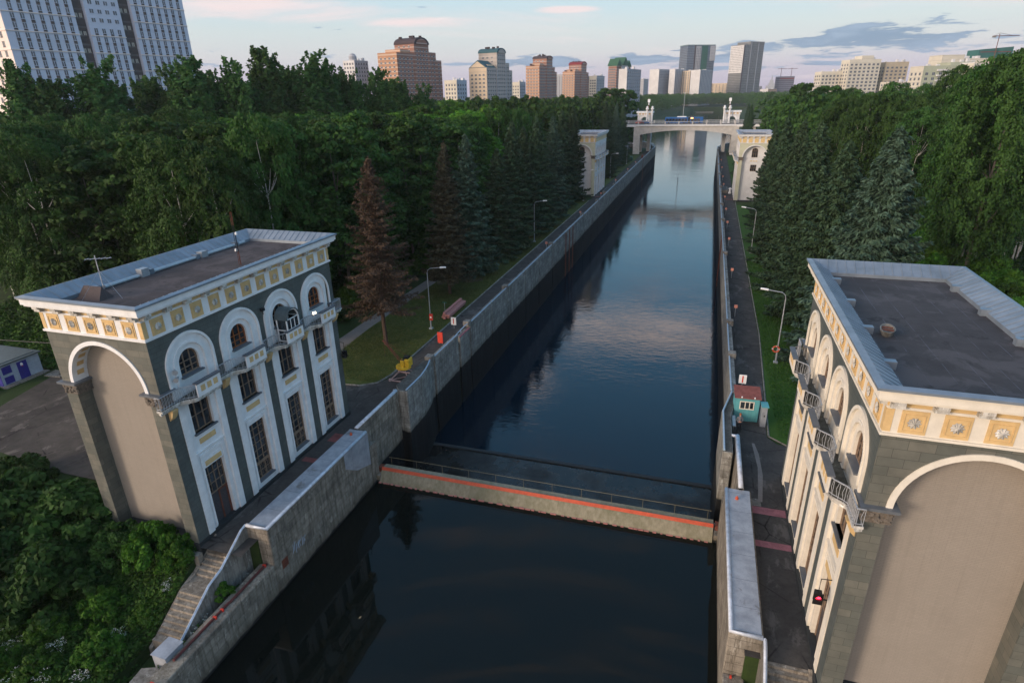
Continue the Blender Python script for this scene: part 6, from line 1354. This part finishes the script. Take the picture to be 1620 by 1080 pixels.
def scatter(name, label, pts, protos, smin, smax, hs=1.0):
    V = []; P0 = []
    for me in protos:
        a = np.empty(len(me.vertices)*3, dtype=np.float32); me.vertices.foreach_get('co', a); P0.append(a.reshape(-1, 3))
    for i, (x, y, z) in enumerate(pts):
        a = P0[i % len(P0)]; s = rs.uniform(smin, smax); th = rs.uniform(0, 6.28); c_, s_ = math.cos(th), math.sin(th)
        b = np.stack([a[:, 0]*c_-a[:, 1]*s_, a[:, 0]*s_+a[:, 1]*c_, a[:, 2]*rs.uniform(.88, 1.08)*hs], 1)*s; b[:, :2] += (x, y) if True else 0; b[:, 2] += z
        V.append(b)
    v = np.concatenate(V); n = len(v)//4; me = bpy.data.meshes.new(name); me.vertices.add(4*n); me.vertices.foreach_set('co', v.ravel()); me.loops.add(4*n); me.loops.foreach_set('vertex_index', np.arange(4*n, dtype=np.int32)); me.polygons.add(n)
    me.polygons.foreach_set('loop_start', np.arange(0, 4*n, 4, dtype=np.int32)); me.polygons.foreach_set('loop_total', np.full(n, 4, dtype=np.int32)); me.materials.append(protos[0].materials[0]); me.update(calc_edges=True)
    o = bpy.data.objects.new(name, me); C.objects.link(o); return setp(o, label, 'trees', None, 'stuff')
def lite(seed, mat, R=4.6, n=1, H=24): return broad_crown('far_crown', seed, mat, H=H, R=R, ncl=34, per=int(13*n), leaf=.62)
LF = [lite(s, MAT['leaf_far']) for s in (31, 32, 33)]; LB = [lite(s, MAT['leaf_birch']) for s in (34, 35)]; LG = [lite(s, MAT['leaf_bright']) for s in (36, 37)]; LR = [lite(s, MAT['leaf_right']) for s in (38, 39)]
gl = {'B': [], 'G': [], 'D': [], 'R': []}
for x, y in rest: gl[kind_at(x, y)].append((x, y, 0))
scatter('wood', 'mass of dark birches deeper in the left wood', gl['B']+gl['D'], LB, .9, 1.06); scatter('wood', 'mass of bright green trees deeper in the left wood', gl['G'], LG, .88, 1.02); scatter('wood', 'mass of green trees deeper in the right wood', gl['R'], LR, .9, 1.06)
far = []
def farwood(x0, x1, y0, y1, step):
    y = y0
    while y < y1:
        x = x0
        while x < x1:
            px, py = x+rs.uniform(-.45, .45)*step, y+rs.uniform(-.45, .45)*step
            k = min(1, (py-330)/60); lo, hi = -26-k*30-16+max(0, py-600)*.06, 5+k*30+16
            if py < 1170:
                if lo < px < hi: px = 1e9
            elif py < 1176: px = 1e9
            if px < 1e8 and visible(px, py, 20, 20): far.append((px, py, -.5 if py < 1e9 else 0))
            x += step
        y += step
farwood(-620, -44, 330, 700, 10.5); farwood(22, 420, 330, 700, 10.5); farwood(-420, -190, 110, 330, 9.5); farwood(110, 300, 60, 330, 9.5)
n1_ = len(far); far2 = far; far = []; farwood(-700, 700, 700, 1175, 15); farwood(-700, 700, 1175, 1235, 8); farwood(-700, 700, 1235, 1500, 17)
scatter('far_wood', 'wooded belt beyond the bridge and below the city', far2, LF, .82, 1.0); scatter('far_wood', 'faint farthest woods along the horizon', far, [lite(41, MAT['leaf_far'], 7.0, .8, 22)], .9, 1.1)
# taller poplars that break the skyline
CC = [broad_crown('leafy_crown', s, MAT['leaf_birch'], H=24, base=2, R=6.2, ncl=150, per=80, leaf=.36) for s in (51, 52)]
PL = [(-121.6, 87.9, 34.3), (-119.6, 90.5, 33.4), (-114.1, 97.4, 34.7), (-120.4, 105.4, 31.0), (-119.4, 113.9, 34.0), (-112.7, 113.6, 33.5), (-102.4, 109.6, 35.2), (-110.4, 122.7, 35.3), (-96.2, 115.1, 34.6), (-95.2, 122.3, 37.5), (-98.2, 132.6, 36.5), (-90.2, 132.2, 36.6), (-90.2, 138.2, 35.4), (-90.4, 144.0, 34.5), (-87.7, 145.7, 33.2), (-83.6, 153.7, 33.9), (-84.7, 164.5, 33.6), (-79.7, 172.5, 29.8)]
PW = ['leftmost poplar at the frame edge against the tower block', 'second poplar from the left against the tower block', 'broad poplar in front of the middle of the tower block', 'lower poplar filling the gap before the tower block', 'poplar before the darker recess of the tower block', 'poplar before the right part of the tower block', 'full poplar below the right corner of the tower block', 'poplar just right of the tower block corner',
      'poplar left of the tallest one on the skyline', 'tallest and broadest poplar on the left skyline', 'poplar immediately right of the tallest one', 'open-topped poplar two right of the tallest one', 'feathery poplar in the middle of the left skyline', 'poplar left of the slender white block', 'small pointed poplar in front of the slender white block', 'broad poplar overlapping the left end of the largest brick block', 'poplar before the lower left of the largest brick block', 'small pointed tree before the middle of the largest brick block']
for k, ((x, y, h), lb) in enumerate(zip(PL, PW)): tree('poplar_tree', CP[k % 3], TG[k % 2], (x, y, 0), k*1.3, (1.45 if k in (2, 6, 9, 11) else 1.15, 1.45 if k in (2, 6, 9, 11) else 1.15, h/34), lb, 'poplar', 'poplars on the left skyline')
QL = [(-51.4, 326, 29.6, 1.5, 'dark rounded clump of tall trees left of the bridge'), (-44.8, 339, 29.6, 1.4, 'second dark tall tree behind the left end of the bridge'), (30.1, 248.2, 29.4, 1.1, 'tall bushy tree on the skyline beyond the far right pale building'), (38.5, 257.1, 28.9, 1.3, 'wide dark tree in front of the cream group of blocks'), (42.4, 236.2, 26, 1.0, 'lower tree before the right end of the cream group'), (45.9, 194.6, 27.3, 1.1, 'tree before the long low cream block'),
      (50.3, 183.2, 26.5, 1.0, 'tree before the pale green block balconies'), (44.3, 143.3, 29.5, 1.1, 'tall spreading tree before the pale green block'), (38.1, 113.8, 28.4, 1.0, 'tree before the blank white-walled block'), (36.6, 103.7, 29.6, 1.1, 'tall tree near the right edge of the skyline'), (36.4, 98.5, 30, 1.1, 'tall tree cut by the right frame edge on the skyline')]
for k, (x, y, h, s, lb) in enumerate(QL): tree('broadleaf_tree', (CC if k < 4 else CRt)[k % 2], TG[k % 2], (x, y, 0), k*1.1, (s*1.15, s*1.15, h/24), lb, 'tree', 'tall trees on the skyline')
# shrubs
BU = [bush_crown('bush_crown', 1, MAT['leaf_bush']), bush_crown('bush_crown', 2, MAT['leaf_bush'], leaf=.13)]; BG = [bush_crown('bush_crown', 5, MAT['leaf_bright'], leaf=.14), bush_crown('bush_crown', 6, MAT['leaf_bright'], leaf=.14)]; BD = [bush_crown('bush_crown', 3, MAT['leaf_dark'], leaf=.12, ncl=60), bush_crown('bush_crown', 4, MAT['leaf_dark'], leaf=.12, ncl=60)]
def shrub(x, y, z, s, me, lb, g=None): return tree('bush', me, None, (x, y, z), x*3.1+y, s, lb, 'bush', g)
shrub(-32.0, 22.6, -.9, (.95, .75, 1.05), BU[0], 'leafy green bush against the beige end wall of the left building'); shrub(-30.3, 22.9, -.9, (.62, .5, .85), BU[1], 'small bush at the near corner of the left building by the steps')
shrub(-34.6, 22.7, -1.1, (.95, .7, 1.0), BD[0], 'dark bush at the left end of the beige end wall')
shrub(-26.75, 22.3, -2.6, (.32, .42, .55), BU[1], 'bright round bush between the steps and the retaining wall'); shrub(-26.8, 18.9, -3.2, (.25, .3, .3), BU[0], 'tiny bush at the foot of the left steps')
for x, y, z, s, lb in ((-39.5, 22.8, -1.7, (1.9, 1.6, 1.7), 'large dark shrub at the lower left behind the yard'), (-44.5, 22.5, -1.6, (1.8, 1.7, 1.9), 'huge dark shrub at the left frame edge below the yard'), (-37.2, 20.0, -3.0, (1.6, 1.4, 1.6), 'dark shrub in front of the large one at the lower left'), (-41.5, 18.5, -3.0, (1.8, 1.6, 1.7), 'lowest dark shrub in the bottom left corner'), (-48.5, 25.5, -1.2, (1.3, 1.2, 1.3), 'dark shrub at the near edge of the yard by the frame')):
    shrub(x, y, z, s, BD[int(-x) % 2], lb)
for k, (x, y, s, lb) in enumerate(((-33.6, 19.6, .75, 'yellow-green shrub halfway down the left slope beside the steps'), (-31.2, 17.2, .62, 'yellow-green shrub just left of the foot of the steps'), (-35.6, 17.6, .6, 'yellow-green shrub left of the lower slope shrubs'), (-33.6, 15.4, .55, 'yellow-green shrub near the bottom edge among white flowers'), (-30.6, 20.2, .5, 'small yellow-green shrub beside the stair landing'), (-27.9, 15.1, .42, 'small bright shrub by the broken concrete block'), (-35.8, 14.6, .6, 'yellow-green shrub in the bottom left corner in front of the flowers'))):
    shrub(x, y, -3.2, s, BU[k % 2], lb)
rb = random.Random(9)
for k in range(26): y = 53+k*3.4; shrub(-43.4-rb.uniform(0, 1.8)-(2.5 if y < 60 else 0), y, -.1, (rb.uniform(.9, 1.3), rb.uniform(.9, 1.3), rb.uniform(.8, 1.6)), BU[k % 2] if k % 3 else BD[0], 'leafy shrub in the thicket along the far side of the gravel path', 'shrubs beside the gravel path')
for k in range(9): shrub(-47-rb.uniform(0, 3)-k*3.3, 50.5+rb.uniform(0, 1.5), -.1, (1.1, 1.1, rb.uniform(.8, 1.4)), BD[k % 2], 'dark shrub in the row behind the yard at the foot of the left wood', 'dark shrubs behind the yard')
for k in range(64): x, y = rb.uniform(25, 39), rb.uniform(52, 132); shrub(x, y, -.1, (rb.uniform(.9, 1.7), rb.uniform(.9, 1.7), rb.uniform(.6, 1.7)), BG[k % 2], 'green shrub in the glade between the right spruces and the right wood', 'shrubs of the right glade')
for k in range(22): shrub(34.5+rb.uniform(0, 5), 56+k*3.3, -.1, (1.5, 1.5, rb.uniform(1.3, 2.3)), BG[k % 2] if k % 3 else BU[0], 'taller shrub at the foot of the right wood edge', 'tall shrubs under the right wood edge')
shrub(15.6, 22.2, -2.0, .5, BU[0], 'green shrub at the bottom right corner beside the beige wall'); shrub(4.2, 23.8, -2.4, (.22, .3, .3), BU[1], 'tuft of weeds in the gap beside the right retaining wall')
# ground cover
def cover(name, label, x0, x1, y0, y1, n, zf, mat, hgt_, leaf, seed, keep=lambda x, y: True, cat='undergrowth'):
    q = np.random.RandomState(seed); p = q.uniform(0, 1, (n*2, 2)); x = x0+(x1-x0)*p[:, 0]; y = y0+(y1-y0)*p[:, 1]; m_ = np.array([keep(a, b) for a, b in zip(x, y)]); x, y = x[m_][:n], y[m_][:n]; k = len(x)
    z = np.array([zf(a, b) for a, b in zip(x, y)])+q.uniform(0, 1, k)**1.5*hgt_*(1+.6*np.sin(x*1.7)*np.sin(y*2.1)); cen = np.stack([x, y, z], 1)
    me = quads_mesh(name, cen, q.normal(size=(k, 3))*.6+np.array([[0, 0, .9]]), rnd_dir(q, k), leaf*q.uniform(.6, 1.4, k), leaf*q.uniform(.8, 1.6, k), mat, q); o = bpy.data.objects.new(name, me); C.objects.link(o); return setp(o, label, cat, None, 'stuff')
cover('undergrowth', 'dense nettles and herbs covering the lower left slope', -52, -27.05, 8, 27, 95000, hgt, MAT['herb'], .55, .09, 1, lambda x, y: not (x > -29.25 and y > 17.2 and y < 26) and not (x > -37.2 and y > 23.7) and not (x < -37 and y > 26.6))
cover('undergrowth', 'weeds growing in the strip between the steps and the retaining wall', -26.8, -26.2, 14, 25, 3500, hgt, MAT['herb'], .6, .07, 2)
cover('undergrowth', 'tangled green undergrowth under the left wood edge', -95, -43.5, 51, 130, 60000, lambda x, y: 0, MAT['herb'], .9, .26, 3, lambda x, y: x < -43.5 and (x < -47.5 or y > 56))
cover('undergrowth', 'weeds and rough grass round the blue shed and behind the yard', -100, -44, 26, 52, 60000, lambda x, y: 0, MAT['herb'], .45, .16, 7, lambda x, y: (x < -64.8 or y > 47.5+(-x-46)*-.05) and not (-73.5 < x < -65.8 and 37 < y < 42) and not (x > -66.5 and y < 43))
cover('undergrowth', 'rough green herbs in the right glade', 21, 60, 47, 130, 50000, lambda x, y: 0, MAT['herb'], .8, .22, 4)
cover('grass', 'grass blades of the left lawn', -38.5, -29.7, 48.5, 130, 60000, lambda x, y: .03, MAT['grassblade'], .12, .055, 5, lambda x, y: not (y < 52 and x < -36.5), 'grass')
cover('grass', 'grass blades of the right lawn', 7.9, 21, 48, 110, 60000, lambda x, y: .03, MAT['grassblade_r'], .16, .06, 6, cat='grass')
# cow parsley heads
def flowers(name, label, spots, n, seed, zf):
    q = np.random.RandomState(seed); cs = []
    for (cx_, cy_, r) in spots:
        for _ in range(n):
            a, d = q.uniform(0, 6.28), r*q.uniform(0, 1)**.6; x, y = cx_+d*math.cos(a), cy_+d*math.sin(a); z = zf(x, y)+q.uniform(.6, 1.15)
            for _2 in range(5): cs.append((x+q.normal()*.05, y+q.normal()*.05, z+q.normal()*.015))
    cs = np.array(cs); k = len(cs); me = quads_mesh(name, cs, np.tile([[0, 0, 1.]], (k, 1))+q.normal(size=(k, 3))*.3, rnd_dir(q, k), .018, .02, MAT['flower'], q); o = bpy.data.objects.new(name, me); C.objects.link(o); return setp(o, label, 'flowers', None, 'stuff')
flowers('white_flowers', 'white cow parsley heads scattered over the lower left slope', [(-34.3, 13.8, 1.1), (-32.6, 14.6, .8), (-30.6, 15.6, .5), (-36.8, 15.9, .9), (-33.8, 16.7, .5), (-31.0, 18.4, .4), (-35.0, 12.8, 1.0), (-29.7, 21.2, .3)], 34, 3, hgt)
flowers('white_flowers', 'white flower heads in the strip beside the left steps', [(-26.5, 19.8, .4), (-26.45, 20.7, .35), (-26.5, 24.4, .3)], 26, 4, hgt)
# air
hb = MB(); hb.box(-3900, 3900, -150, 2900, -12.5, 115); M_ = bpy.data.materials.new('haze_air'); M_.use_nodes = True; hn = M_.node_tree; hn.nodes.clear()
pv = hn.nodes.new('ShaderNodeVolumePrincipled'); pv.inputs['Density'].default_value = .00010; pv.inputs['Color'].default_value = (.86, .90, .96, 1); pv.inputs['Anisotropy'].default_value = .1
ho = hn.nodes.new('ShaderNodeOutputMaterial'); hn.links.new(pv.outputs[0], ho.inputs['Volume'])
setp(hb.build('haze', M_), 'thin evening haze over the city', 'haze', None, 'stuff')
#TREES_END
